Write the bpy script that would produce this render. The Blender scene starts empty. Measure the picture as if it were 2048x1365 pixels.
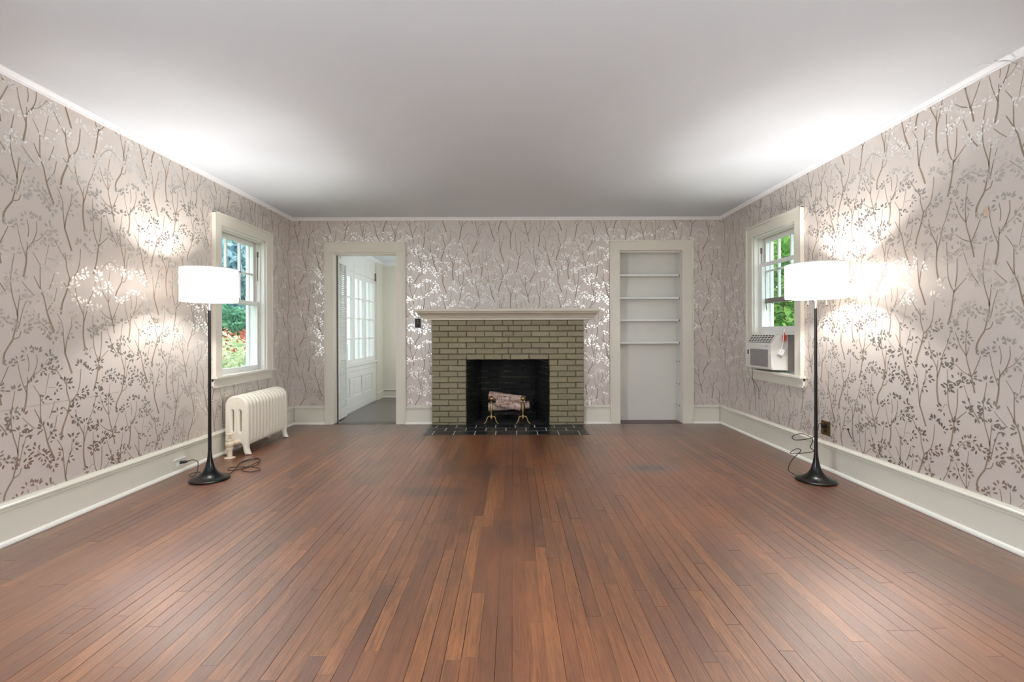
import bpy, bmesh, math, random
import numpy as np
from mathutils import Vector, Matrix
random.seed(7)
C = bpy.context.scene.collection
sc = bpy.context.scene
PI = math.pi
# ------------------------------------------------------------------ camera
cam = bpy.data.objects.new('camera', bpy.data.cameras.new('camera')); C.objects.link(cam)
cam.data.sensor_width = 36; cam.data.lens = 940 / 2048 * 36
cam.data.shift_x = -1 / 2048; cam.data.shift_y = -17.5 / 2048
cam.data.clip_start = 0.05; cam.data.clip_end = 400
cam.matrix_world = Matrix.Translation((0, 0, 1.1)) @ Matrix.Rotation(PI/2, 4, 'X') @ Matrix.Rotation(-0.0028, 4, 'Z')
sc.camera = cam
# ------------------------------------------------------------------ world, lights, exposure
vs = sc.view_settings
vs.view_transform = 'Standard'; vs.look = 'None'; vs.gamma = 1; vs.exposure = 0.17; vs.use_curve_mapping = False
w = bpy.data.worlds.new('world'); sc.world = w; w.use_nodes = True
wn = w.node_tree; wn.nodes.clear()
wo = wn.nodes.new('ShaderNodeOutputWorld'); wb = wn.nodes.new('ShaderNodeBackground')
sky = wn.nodes.new('ShaderNodeTexSky'); sky.sky_type = 'HOSEK_WILKIE'; sky.turbidity = 6; sky.sun_direction = (0.3, -0.5, 0.8); sky.ground_albedo = 0.4
mx = wn.nodes.new('ShaderNodeMix'); mx.data_type = 'RGBA'; mx.inputs[0].default_value = 0.75
mx.inputs[7].default_value = (0.9, 0.955, 1.0, 1)
wn.links.new(sky.outputs[0], mx.inputs[6]); wn.links.new(mx.outputs[2], wb.inputs[0]); wn.links.new(wb.outputs[0], wo.inputs[0])
wb.inputs[1].default_value = 3.8

def area(name, loc, aim, sx, sy, power, col):
    l = bpy.data.lights.new(name, 'AREA'); l.shape = 'RECTANGLE'; l.size = sx; l.size_y = sy; l.energy = power; l.color = col
    o = bpy.data.objects.new(name, l); C.objects.link(o); o.location = loc
    o.rotation_euler = Vector(aim).to_track_quat('-Z', 'Y').to_euler()
    return o
# daylight entering through the openings of the half of the room behind the camera
area('daylight_left', (-2.74, -0.2, 1.45), (1, 0.0, 0), 1.2, 1.4, 104, (0.82, 0.92, 1.0))
area('daylight_left_far', (-2.74, -2.0, 1.45), (1, 0.0, 0), 1.2, 1.4, 8, (0.82, 0.92, 1.0))
area('daylight_right', (2.60, -0.2, 1.45), (-1, 0.0, 0), 1.2, 1.4, 88, (0.90, 0.96, 1.0))
area('daylight_right_far', (2.60, -2.0, 1.45), (-1, 0.0, 0), 1.2, 1.4, 8, (0.90, 0.96, 1.0))
area('sunroom_fill', (-0.86, 6.9, 1.3), (-1, 0.1, 0), 1.3, 1.4, 11, (0.95, 0.98, 1.0))  # fill light added before the unseen inner wall to brighten the sunroom
LAMP_WATTS = 20          # per bulb, two bulbs in each floor lamp
sc.cycles.sample_clamp_indirect = 20
# ------------------------------------------------------------------ materials
def srgb(r, g, b):
    f = lambda c: c/12.92 if c <= 0.04045 else ((c+0.055)/1.055)**2.4
    return (f(r/255), f(g/255), f(b/255), 1)
class N:
    def __init__(s, name):
        s.m = bpy.data.materials.new(name); s.m.use_nodes = True; s.t = s.m.node_tree; s.t.nodes.clear()
        s.out = s.t.nodes.new('ShaderNodeOutputMaterial')
    def n(s, typ, ins=None, **kw):
        nd = s.t.nodes.new('ShaderNode'+typ)
        for k, v in kw.items(): setattr(nd, k, v)
        for k, v in (ins or {}).items():
            if hasattr(v, 'is_linked') : s.t.links.new(v, nd.inputs[k])
            else: nd.inputs[k].default_value = v
        return nd
    def math(s, op, a, b=0.0, c=0.0):
        return s.n('Math', {0: a, 1: b, 2: c}, operation=op).outputs[0]
    def mix(s, f, a, b, blend='MIX'):
        nd = s.n('Mix', data_type='RGBA', blend_type=blend)
        for k, v in ((0, f), (6, a), (7, b)):
            if hasattr(v, 'is_linked'): s.t.links.new(v, nd.inputs[k])
            else: nd.inputs[k].default_value = v
        return nd.outputs[2]
    def ramp(s, f, pts):
        nd = s.n('ValToRGB', {0: f}); e = nd.color_ramp.elements
        while len(e) < len(pts): e.new(0.5)
        for q, (p, c) in zip(e, pts): q.position = p; q.color = c
        return nd.outputs[0]
    def coord(s, kind='Object', scale=(1, 1, 1)):
        t = s.n('TexCoord').outputs[kind]
        return s.n('Mapping', {0: t, 3: scale}).outputs[0]
    def world(s, scale=(1, 1, 1)):
        return s.n('Mapping', {0: s.n('NewGeometry').outputs['Position'], 3: scale}).outputs[0]
    def noise(s, vec, scale=5, detail=3, rough=0.5, dist=0.0):
        return s.n('TexNoise', {'Vector': vec, 'Scale': scale, 'Detail': detail, 'Roughness': rough, 'Distortion': dist}).outputs[0]
    def bump(s, h, strength=0.2, dist=0.002):
        return s.n('Bump', {'Height': h, 'Strength': strength, 'Distance': dist}).outputs[0]
    def bsdf(s, **ins):
        key = {'base': 'Base Color', 'rough': 'Roughness', 'metal': 'Metallic', 'normal': 'Normal', 'spec': 'Specular IOR Level', 'coat': 'Coat Weight', 'coatr': 'Coat Roughness', 'em': 'Emission Color', 'es': 'Emission Strength', 'ior': 'IOR'}
        nd = s.n('BsdfPrincipled', {key[k]: v for k, v in ins.items()})
        s.t.links.new(nd.outputs[0], s.out.inputs[0]); return s.m
def simple(name, col, rough=0.5, metal=0.0, var=0.06, scale=12, bump=0.0, **kw):
    a = N(name); v = a.world()
    nz = a.noise(v, scale, 4)
    c2 = tuple(max(0, x*(1-var*2)) for x in col[:3])+(1,)
    c1 = tuple(min(1, x*(1+var*0.6)) for x in col[:3])+(1,)
    c = a.mix(nz, c2, c1)
    ins = dict(base=c, rough=rough, metal=metal, **kw)
    if bump: ins['normal'] = a.bump(a.noise(v, scale*6, 3), bump, 0.001)
    return a.bsdf(**ins)

M = {}
M['trim'] = simple('painted_trim_greige', srgb(226, 222, 208), 0.34, var=0.025, scale=4)
M['casing'] = simple('painted_casing', srgb(226, 221, 207), 0.36, var=0.025, scale=4)
M['sash'] = simple('sash_white', srgb(236, 236, 232), 0.4, var=0.03)
M['sash_worn'] = simple('sash_worn_brown', srgb(150, 135, 122), 0.6, var=0.1, scale=30)
M['rearwall'] = simple('rear_wall_paint', srgb(128, 118, 108), 0.6)
M['shoe'] = simple('shoe_paint', srgb(240, 238, 229), 0.4, var=0.02)
M['white'] = simple('white_paint', srgb(240, 240, 237), 0.4, var=0.02)
M['ceiling'] = simple('ceiling_paint', srgb(224, 231, 237), 0.75, var=0.01, scale=2)
M['crown'] = simple('crown_paint', srgb(244, 244, 246), 0.5, var=0.01)
M['sunwall'] = simple('sunroom_wall_paint', srgb(232, 228, 214), 0.5, var=0.03, scale=3)
M['mantel'] = simple('mantel_paint', srgb(224, 216, 200), 0.4, var=0.03, scale=6)
M['cupboard'] = simple('cupboard_paint', srgb(228, 226, 218), 0.42, var=0.03, scale=3)
M['radiator'] = simple('radiator_enamel', srgb(240, 233, 217), 0.32, var=0.03, scale=8)
M['radiator_fit'] = simple('valve_enamel', srgb(235, 218, 192), 0.4, var=0.06, scale=20)
M['black'] = simple('black_metal', srgb(9, 9, 10), 0.27, var=0.1, spec=0.45)
M['blackplastic'] = simple('black_plastic', srgb(16, 15, 14), 0.45)
M['cord'] = simple('cord_rubber', srgb(30, 22, 20), 0.5)
M['steel'] = simple('brushed_steel', srgb(200, 200, 202), 0.3, 1.0)
M['brass'] = simple('brass', srgb(172, 148, 98), 0.33, 1.0, var=0.12, scale=40)
M['brassplate'] = simple('brass_plate', srgb(120, 98, 66), 0.42, 0.7, var=0.15, scale=60)
M['iron'] = simple('fire_iron', srgb(60, 54, 50), 0.5, 0.6, var=0.2, scale=50)
M['acwhite'] = simple('ac_plastic', srgb(238, 235, 228), 0.45, var=0.02)
M['acgrey'] = simple('ac_filter_grey', srgb(158, 154, 150), 0.6, var=0.05, scale=90)
M['accordion'] = simple('accordion_grey', srgb(120, 112, 108), 0.6, var=0.1, scale=30)
M['dark'] = simple('dark_void', srgb(20, 20, 20), 0.7)
M['led'] = simple('ac_display', srgb(40, 50, 66), 0.2)
M['tag'] = simple('tag_white', srgb(246, 246, 246), 0.6)
M['red'] = simple('tag_red', srgb(214, 62, 56), 0.4)
M['void'] = simple('subfloor', srgb(30, 20, 15), 0.9)
M['grout'] = simple('grout_pale', srgb(232, 232, 226), 0.8, var=0.05, scale=30)
M['mortar'] = simple('mortar_joint_shade', srgb(100, 92, 70), 0.7, var=0.1, scale=60, bump=0.5)  # same paint as the bricks; joint shade is put into this darker tone
M['slate'] = simple('hearth_slate', srgb(44, 46, 52), 0.3, var=0.25, scale=9, bump=0.15, spec=0.6)
M['thresh'] = simple('dark_threshold', srgb(74, 34, 28), 0.35, var=0.2, scale=20)
M['lawn'] = simple('lawn', srgb(120, 150, 90), 0.9, var=0.3, scale=3)
M['extwall'] = simple('exterior_wall', srgb(150, 150, 146), 0.8)

def m_wall():
    a = N('wallpaper_ground'); p = a.world((1, 1, 1))
    n1 = a.noise(p, 0.9, 3); n2 = a.noise(a.world((3, 3, 60)), 8, 2)
    c = a.mix(n1, srgb(210, 200, 192), srgb(217, 208, 201))
    bm = a.bump(a.noise(p, 1.6, 2, 0.4), 0.1, 0.01)
    return a.bsdf(base=c, rough=a.math('MULTIPLY_ADD', n2, 0.08, 0.33), metal=0.18, normal=bm)
M['wall'] = m_wall()
M['branch'] = simple('wallpaper_branch_ink', srgb(150, 132, 112), 0.5, var=0.05, scale=30)
M['leaf_ink'] = simple('wallpaper_leaf_silver', srgb(243, 238, 233), 0.265, 0.95, var=0.03, scale=20, spec=0.8)

def m_floor():
    a = N('oak_floor'); tc = a.n('TexCoord').outputs['Object']
    at = a.n('Attribute', attribute_name='rnd').outputs['Fac']
    off = a.n('CombineXYZ', {0: a.math('MULTIPLY', at, 37.0), 1: a.math('MULTIPLY', at, 91.0), 2: a.math('MULTIPLY', at, 53.0)}).outputs[0]
    v = a.n('VectorMath', {0: tc, 1: off}, operation='ADD').outputs[0]
    g = a.n('Mapping', {0: v, 3: (26, 1.5, 1)}).outputs[0]
    grain = a.noise(g, 3.2, 5, 0.62, 1.2)
    fine = a.noise(a.n('Mapping', {0: v, 3: (160, 5, 1)}).outputs[0], 3, 3, 0.6)
    base = a.ramp(at, [(0, srgb(108, 66, 46)), (0.25, srgb(130, 80, 48)), (0.5, srgb(144, 89, 52)), (0.75, srgb(154, 96, 54)), (0.9, srgb(176, 114, 66)), (1, srgb(102, 62, 48))])
    c = a.mix(a.math('MULTIPLY', a.ramp(grain, [(0.38, (0, 0, 0, 1)), (0.62, (1, 1, 1, 1))]), 0.75), base, srgb(84, 46, 30))
    c = a.mix(a.math('MULTIPLY', a.ramp(fine, [(0.5, (0, 0, 0, 1)), (0.72, (1, 1, 1, 1))]), 0.5), c, srgb(66, 38, 28))
    # worn reddish and golden drifts across the whole floor
    big = a.noise(a.world((0.9, 0.55, 1)), 1.5, 4, 0.55)
    c = a.mix(a.math('MULTIPLY', a.ramp(big, [(0.42, (0, 0, 0, 1)), (0.66, (1, 1, 1, 1))]), 0.4), c, srgb(178, 106, 66))
    big2 = a.noise(a.world((1.1, 0.8, 1)), 2.3, 4, 0.6)
    c = a.mix(a.math('MULTIPLY', a.ramp(big2, [(0.5, (0, 0, 0, 1)), (0.72, (1, 1, 1, 1))]), 0.4), c, srgb(112, 76, 60))
    P = a.n('NewGeometry').outputs['Position']
    def blob(cx, cy, rx, ry, seed):
        q = a.n('Mapping', {0: P, 1: (-cx/rx, -cy/ry, 0), 3: (1/rx, 1/ry, 0)}).outputs[0]
        d = a.n('VectorMath', {0: q}, operation='LENGTH').outputs[1]
        nz = a.noise(a.world((4, 4, 1)), 2.5+seed, 4, 0.7)
        return a.math('SUBTRACT', a.math('MULTIPLY_ADD', nz, 0.9, 0.55), d)
    def st(c, b, lo, hi, amt, col):
        return a.mix(a.math('MULTIPLY', a.ramp(b, [(lo, (0, 0, 0, 1)), (hi, (1, 1, 1, 1))]), amt), c, col)
    c = st(c, blob(1.10, 3.78, 0.30, 0.15, 1), 0.0, 0.35, 0.75, srgb(112, 92, 88))
    c = st(c, blob(1.12, 3.80, 0.16, 0.08, 3), 0.1, 0.4, 0.7, srgb(62, 42, 36))
    c = st(c, blob(-0.55, 3.25, 0.34, 0.14, 2), 0.1, 0.5, 0.6, srgb(70, 44, 36))
    c = st(c, blob(-0.15, 3.75, 0.5, 0.2, 5), 0.1, 0.5, 0.35, srgb(80, 50, 42))
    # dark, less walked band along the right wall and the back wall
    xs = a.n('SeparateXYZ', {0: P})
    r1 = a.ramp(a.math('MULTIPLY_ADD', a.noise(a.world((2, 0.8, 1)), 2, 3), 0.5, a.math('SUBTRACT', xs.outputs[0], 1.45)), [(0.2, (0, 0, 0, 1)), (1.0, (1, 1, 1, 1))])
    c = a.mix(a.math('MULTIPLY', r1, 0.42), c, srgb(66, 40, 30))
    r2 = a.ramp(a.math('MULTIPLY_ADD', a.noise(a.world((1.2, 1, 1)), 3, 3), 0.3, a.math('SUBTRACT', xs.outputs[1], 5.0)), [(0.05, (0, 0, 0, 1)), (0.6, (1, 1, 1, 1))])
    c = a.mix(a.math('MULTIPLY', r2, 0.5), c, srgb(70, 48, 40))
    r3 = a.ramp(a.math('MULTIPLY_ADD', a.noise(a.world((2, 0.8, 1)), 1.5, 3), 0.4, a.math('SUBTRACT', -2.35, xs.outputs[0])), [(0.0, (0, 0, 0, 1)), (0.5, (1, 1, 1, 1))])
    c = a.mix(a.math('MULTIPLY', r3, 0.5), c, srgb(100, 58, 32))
    rough = a.math('MULTIPLY_ADD', big2, 0.14, a.math('MULTIPLY_ADD', fine, 0.14, 0.27))
    bm = a.bump(a.math('ADD', a.math('MULTIPLY', grain, 1.0), fine), 0.55, 0.0016)
    a.bsdf(base=c, rough=rough, normal=bm, spec=0.7, coat=0.9, coatr=0.33)
    pb = [q for q in a.t.nodes if q.type == 'BSDF_PRINCIPLED'][0]; a.t.links.new(bm, pb.inputs['Coat Normal']); pb.inputs['Coat IOR'].default_value = 1.6
    return a.m
M['floor'] = m_floor()

M['sunfloor'] = simple('sheen_grey_floor', srgb(112, 104, 102), 0.28, var=0.15, scale=5, spec=0.8)  # brown boards with the grey sheen from the windows put into the base colour
def m_brick():
    a = N('painted_brick'); at = a.n('ObjectInfo').outputs['Random']
    p = a.world()
    c = a.mix(at, srgb(148, 138, 111), srgb(162, 152, 124))
    c = a.mix(a.math('MULTIPLY', a.noise(p, 40, 4, 0.7), 0.35), c, srgb(134, 124, 100))
    n = a.n('Mapping', {0: p, 3: (180, 60, 60)}).outputs[0]
    h = a.math('ADD', a.noise(n, 1, 4, 0.7), a.noise(p, 22, 2))
    return a.bsdf(base=c, rough=0.62, normal=a.bump(h, 1.0, 0.006))
M['brick'] = m_brick()
def m_soot():
    a = N('sooty_firebrick'); p = a.world()
    n = a.noise(p, 6, 4, 0.6)
    c = a.mix(a.ramp(n, [(0.5, (0, 0, 0, 1)), (0.75, (1, 1, 1, 1))]), srgb(9, 9, 10), srgb(34, 32, 30))
    return a.bsdf(base=c, rough=0.8, normal=a.bump(a.noise(p, 60, 3), 0.5, 0.003))
M['soot'] = m_soot()
def m_sootm():
    a = N('sooty_mortar'); p = a.world()
    n = a.noise(p, 3.5, 3, 0.6)
    c = a.mix(a.ramp(n, [(0.46, (0, 0, 0, 1)), (0.6, (1, 1, 1, 1))]), srgb(16, 15, 15), srgb(130, 126, 100))
    return a.bsdf(base=c, rough=0.9)
M['sootmortar'] = m_sootm()
def m_birch():
    a = N('birch_bark'); p = a.coord('Object', (1, 1, 1))
    n1 = a.noise(a.coord('Object', (6, 30, 30)), 1.2, 4, 0.6)
    n2 = a.noise(a.coord('Object', (60, 8, 8)), 1.5, 3, 0.6)
    c = a.ramp(n1, [(0.3, srgb(150, 104, 86)), (0.45, srgb(206, 176, 160)), (0.7, srgb(226, 212, 206))])
    c = a.mix(a.ramp(n2, [(0.57, (0, 0, 0, 1)), (0.62, (1, 1, 1, 1))]), c, srgb(74, 52, 48))
    return a.bsdf(base=c, rough=0.7, normal=a.bump(n1, 0.5, 0.003))
M['birch'] = m_birch()
M['logend'] = simple('cut_log_end', srgb(196, 160, 124), 0.8, var=0.2, scale=60)
def m_glass():
    a = N('window_glass')
    fr = a.math('MULTIPLY', a.n('Fresnel', {'IOR': 1.45}).outputs[0], a.math('SUBTRACT', 1.0, a.n('NewGeometry').outputs['Backfacing']))
    tr = a.n('BsdfTransparent', {0: (0.95, 0.975, 0.98, 1)}); gl = a.n('BsdfGlossy', {'Roughness': 0.02})
    ms = a.n('MixShader', {0: fr, 1: tr.outputs[0], 2: gl.outputs[0]})
    a.t.links.new(ms.outputs[0], a.out.inputs[0]); return a.m
M['glass'] = m_glass()
def m_sheer():
    a = N('sheer_curtain')
    tr = a.n('BsdfTransparent', {0: (1, 1, 1, 1)}); df = a.n('BsdfTranslucent', {0: srgb(250, 252, 252)}); d2 = a.n('BsdfDiffuse', {0: srgb(246, 248, 248)})
    m1 = a.n('MixShader', {0: 0.35, 1: df.outputs[0], 2: d2.outputs[0]})
    ms = a.n('MixShader', {0: 0.72, 1: tr.outputs[0], 2: m1.outputs[0]})
    a.t.links.new(ms.outputs[0], a.out.inputs[0]); return a.m
M['sheer'] = m_sheer()
def m_shade():
    a = N('lamp_shade_linen'); wv = a.noise(a.world((1, 1, 1)), 300, 2)
    col = a.mix(wv, srgb(246, 242, 236), srgb(255, 252, 248))
    df = a.n('BsdfTranslucent', {0: a.mix(1.0, col, (0.74, 0.72, 0.70, 1), 'MULTIPLY')}); d2 = a.n('BsdfDiffuse', {0: col})
    ms = a.n('MixShader', {0: 0.5, 1: df.outputs[0], 2: d2.outputs[0]})
    a.t.links.new(ms.outputs[0], a.out.inputs[0]); return a.m
M['shade'] = m_shade()
def m_bulb():
    a = N('lit_bulb'); e = a.n('Emission', {0: (1.0, 0.955, 0.91, 1), 1: 6.0}); tr = a.n('BsdfTransparent')
    ms = a.n('MixShader', {0: 0.12, 1: tr.outputs[0], 2: e.outputs[0]})
    a.t.links.new(ms.outputs[0], a.out.inputs[0]); return a.m
M['bulb'] = m_bulb()
def m_leaf(name, cols):
    a = N(name); at = a.n('Attribute', attribute_name='rnd').outputs['Fac']
    c = a.ramp(at, [(i/(len(cols)-1), q) for i, q in enumerate(cols)])
    d = a.n('BsdfDiffuse', {0: c}); t = a.n('BsdfTranslucent', {0: c})
    ms = a.n('MixShader', {0: 0.35, 1: d.outputs[0], 2: t.outputs[0]})
    a.t.links.new(ms.outputs[0], a.out.inputs[0]); return a.m
M['leaf_green'] = m_leaf('leaves_green', [srgb(66, 116, 60), srgb(120, 170, 86), srgb(186, 212, 120)])
M['leaf_dark'] = m_leaf('leaves_dark_green', [srgb(60, 112, 90), srgb(98, 156, 124), srgb(150, 196, 160)])
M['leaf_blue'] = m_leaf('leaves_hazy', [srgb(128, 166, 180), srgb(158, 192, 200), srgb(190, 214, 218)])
M['leaf_pale'] = m_leaf('leaves_pale', [srgb(160, 190, 150), srgb(208, 216, 170), srgb(238, 232, 214)])
M['leaf_red'] = m_leaf('leaves_red', [srgb(150, 74, 54), srgb(206, 120, 96), srgb(226, 176, 150)])
M['bark'] = simple('bark', srgb(90, 74, 60), 0.9)

# ------------------------------------------------------------------ mesh helpers
class B:
    def __init__(s): s.v = []; s.f = []; s.r = []
    def add(s, vs, fs, r=None):
        o = len(s.v); s.v += [tuple(p) for p in vs]; s.f += [tuple(i+o for i in f) for f in fs]
        if r is not None: s.r += [r]*len(vs)
        return s
    def box(s, x0, x1, y0, y1, z0, z1, r=None):
        x0, x1 = sorted((x0, x1)); y0, y1 = sorted((y0, y1)); z0, z1 = sorted((z0, z1))
        return s.add([(x0,y0,z0),(x1,y0,z0),(x1,y1,z0),(x0,y1,z0),(x0,y0,z1),(x1,y0,z1),(x1,y1,z1),(x0,y1,z1)],
              [(0,3,2,1),(4,5,6,7),(0,1,5,4),(1,2,6,5),(2,3,7,6),(3,0,4,7)], r)
    def chbox(s, lo, hi, c, axis=2, side=1, r=None):
        """box whose face on `side` of `axis` has a chamfer c"""
        a, b = [i for i in range(3) if i != axis]
        f = hi[axis] if side > 0 else lo[axis]; bk = lo[axis] if side > 0 else hi[axis]
        pts = []
        for (d, ins) in ((bk, 0), (f - side*c, 0), (f, c)):
            for (u, v) in ((0, 0), (1, 0), (1, 1), (0, 1)):
                p = [0, 0, 0]; p[axis] = d
                p[a] = (hi[a]-ins) if u else (lo[a]+ins); p[b] = (hi[b]-ins) if v else (lo[b]+ins); pts.append(p)
        fs = [(3,2,1,0), (8,9,10,11)]
        for l in (0, 4):
            for i in range(4): fs.append((l+i, l+(i+1)%4, l+4+(i+1)%4, l+4+i))
        return s.add(pts, fs, r)
    def lathe(s, prof, seg=32, loc=(0, 0, 0), cap=False):
        o = []; fs = []; n = len(prof)
        for i in range(seg):
            t = 2*PI*i/seg
            for (r, z) in prof: o.append((loc[0]+r*math.cos(t), loc[1]+r*math.sin(t), loc[2]+z))
        for i in range(seg):
            j = (i+1) % seg
            for k in range(n-1): fs.append((i*n+k, j*n+k, j*n+k+1, i*n+k+1))
        if cap:
            fs.append(tuple(i*n for i in range(seg))[::-1]); fs.append(tuple(i*n+n-1 for i in range(seg)))
        return s.add(o, fs)
    def tube(s, pts, rad, seg=8):
        pts = [Vector(p) for p in pts]; n = len(pts); o = []; fs = []
        rads = rad if isinstance(rad, (list, tuple)) else [rad]*n
        up = None
        for i, p in enumerate(pts):
            t = (pts[min(i+1, n-1)]-pts[max(i-1, 0)]).normalized()
            if up is None: up = Vector((0, 0, 1)) if abs(t.z) < 0.9 else Vector((1, 0, 0))
            a = t.cross(up).normalized(); b = a.cross(t).normalized(); up = b
            for k in range(seg):
                q = 2*PI*k/seg; o.append(p + (a*math.cos(q)+b*math.sin(q))*rads[i])
        for i in range(n-1):
            for k in range(seg):
                k2 = (k+1) % seg; fs.append((i*seg+k, i*seg+k2, (i+1)*seg+k2, (i+1)*seg+k))
        fs.append(tuple(range(seg))[::-1]); fs.append(tuple((n-1)*seg+k for k in range(seg)))
        return s.add(o, fs)
    def prism(s, poly, axis, a0, a1):
        """poly: 2D points in the two other axes; extruded along axis"""
        def mk(p, a):
            q = [0, 0, 0]; o = [i for i in range(3) if i != axis]; q[o[0]] = p[0]; q[o[1]] = p[1]; q[axis] = a; return q
        n = len(poly)
        return s.add([mk(p, a0) for p in poly]+[mk(p, a1) for p in poly],
              [tuple(range(n))[::-1], tuple(range(n, 2*n))]+[(i, (i+1)%n, n+(i+1)%n, n+i) for i in range(n)])
    def sphere(s, c, r, seg=16, ring=10, sc=(1, 1, 1)):
        prof = [(r*math.sin(PI*k/ring), -r*math.cos(PI*k/ring)) for k in range(ring+1)]
        b = B().lathe([(max(p[0], 1e-5), p[1]) for p in prof], seg)
        return s.add([(c[0]+p[0]*sc[0], c[1]+p[1]*sc[1], c[2]+p[2]*sc[2]) for p in b.v], b.f)
    def mesh(s, name, mat, smooth=None, fix=True):
        me = bpy.data.meshes.new(name); me.from_pydata(s.v, [], s.f); 
        if s.r and len(s.r) == len(s.v):
            at = me.attributes.new('rnd', 'FLOAT', 'POINT'); at.data.foreach_set('value', s.r)
        if fix:
            bm = bmesh.new(); bm.from_mesh(me); bmesh.ops.recalc_face_normals(bm, faces=bm.faces); bm.to_mesh(me); bm.free()
        me.materials.append(M[mat] if isinstance(mat, str) else mat)
        if smooth is not None: 
            me.shade_smooth()
            if smooth < 180:
                try: me.set_sharp_from_angle(angle=math.radians(smooth))
                except Exception: pass
        me.update(); return me
    def obj(s, name, mat, parent=None, bev=0, smooth=None, fix=True, seg=2):
        o = bpy.data.objects.new(name, s.mesh(name, mat, smooth, fix)); C.objects.link(o)
        if parent is not None: attach(o, parent)
        if bev:
            md = o.modifiers.new('bevel', 'BEVEL'); md.width = bev; md.segments = seg; md.limit_method = 'ANGLE'; md.angle_limit = 0.6
        return o
def attach(o, parent):
    o.parent = parent
    o.matrix_parent_inverse = wm(parent).inverted()
def wm(o):
    m = o.matrix_basis if o.type != 'CAMERA' else o.matrix_world
    return (wm(o.parent) @ o.matrix_parent_inverse @ m) if o.parent else m.copy()
def empty(name, loc=(0, 0, 0)):
    o = bpy.data.objects.new(name, None); C.objects.link(o); o.location = loc; o.empty_display_size = 0.1; return o
def tag(o, label=None, cat=None, group=None, kind=None):
    if label: o['label'] = label
    if cat: o['category'] = cat
    if group: o['group'] = group
    if kind: o['kind'] = kind
    return o
def thing(name, loc, label, cat, group=None): return tag(empty(name, loc), label, cat, group)
def struct(o, label=None, cat=None): return tag(o, label, cat, None, 'structure')
def bez(pts, n=6):
    """Catmull-Rom through pts (any dimension)"""
    P = [np.array(p, float) for p in pts]; out = []
    for i in range(len(P)-1):
        a = P[max(i-1, 0)]; b = P[i]; c = P[i+1]; d = P[min(i+2, len(P)-1)]
        for k in range(n):
            t = k/n
            out.append(0.5*((2*b)+(-a+c)*t+(2*a-5*b+4*c-d)*t*t+(-a+3*b-3*c+d)*t**3))
    out.append(P[-1]); return [tuple(float(x) for x in q) for q in out]

XL, XR, YB, YR, H = -2.65, 2.51, 5.65, -3.2, 2.48
# ------------------------------------------------------------------ walls with openings
def wall_panel(to3, u0, u1, v0, v1, th, holes):
    """grid wall: to3(u, d, v) -> xyz, d from 0 (room face) to th"""
    us = sorted(set([u0, u1]+[h[0] for h in holes]+[h[1] for h in holes])); vs_ = sorted(set([v0, v1]+[h[2] for h in holes]+[h[3] for h in holes]))
    solid = {}
    for i in range(len(us)-1):
        for j in range(len(vs_)-1):
            cu, cv = (us[i]+us[i+1])/2, (vs_[j]+vs_[j+1])/2
            solid[i, j] = not any(h[0] < cu < h[1] and h[2] < cv < h[3] for h in holes)
    b = B()
    for (i, j), s in solid.items():
        if not s: continue
        a, c, d, e = us[i], us[i+1], vs_[j], vs_[j+1]
        b.add([to3(a, 0, d), to3(c, 0, d), to3(c, 0, e), to3(a, 0, e)], [(0, 1, 2, 3)])
        b.add([to3(a, th, d), to3(c, th, d), to3(c, th, e), to3(a, th, e)], [(3, 2, 1, 0)])
        for (di, dj, p, q) in ((-1, 0, (a, d), (a, e)), (1, 0, (c, d), (c, e)), (0, -1, (a, d), (c, d)), (0, 1, (a, e), (c, e))):
            if not solid.get((i+di, j+dj), False):
                b.add([to3(p[0], 0, p[1]), to3(q[0], 0, q[1]), to3(q[0], th, q[1]), to3(p[0], th, p[1])], [(0, 1, 2, 3)])
    me = bmesh.new(); 
    return b
L3 = lambda u, d, v: (XL-d, u, v)
R3 = lambda u, d, v: (XR+d, u, v)
K3 = lambda u, d, v: (u, YB+d, v)
WL = (4.255, 5.035, 0.69, 2.077)      # window openings u0,u1,v0,v1
WR = (4.15, 4.885, 0.69, 2.077)
DOOR = (-2.147, -1.399, 0.0, 2.045)
CUP = (1.29, 2.036, 0.0, 2.08)
FIRE = (-0.548, 0.433, 0.0, 0.775)
wl = wall_panel(L3, YR-0.15, YB, -0.05, H+0.05, 0.17, [WL, (-0.8, 0.4, 0.75, 2.15), (-2.6, -1.4, 0.75, 2.15)]).obj('wall_left', 'wall'); struct(wl, 'left wall papered with silver leaf branches', 'wall')
wr = wall_panel(R3, YR-0.15, YB, -0.05, H+0.05, 0.17, [WR, (-0.8, 0.4, 0.75, 2.15), (-2.6, -1.4, 0.75, 2.15)]).obj('wall_right', 'wall'); struct(wr, 'right wall papered with silver leaf branches', 'wall')
wk = wall_panel(K3, XL-0.17, XR+0.17, -0.05, H+0.05, 0.15, [(-2.165, -1.381, -0.02, 2.063), (1.275, 2.051, -0.02, 2.095), FIRE]).obj('wall_back', 'wall'); struct(wk, 'back wall around the brick fireplace', 'wall')
wr2 = wall_panel(lambda u, d, v: (u, YR-d, v), XL, XR, -0.05, H+0.05, 0.15, []).obj('wall_rear', 'rearwall'); struct(wr2, 'plain wall behind the viewer', 'wall')
ce = B().box(XL-0.3, XR+0.3, YR-0.3, YB+0.15, H, H+0.12).obj('ceiling', 'ceiling'); struct(ce, 'plain flat white ceiling', 'ceiling')

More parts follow.
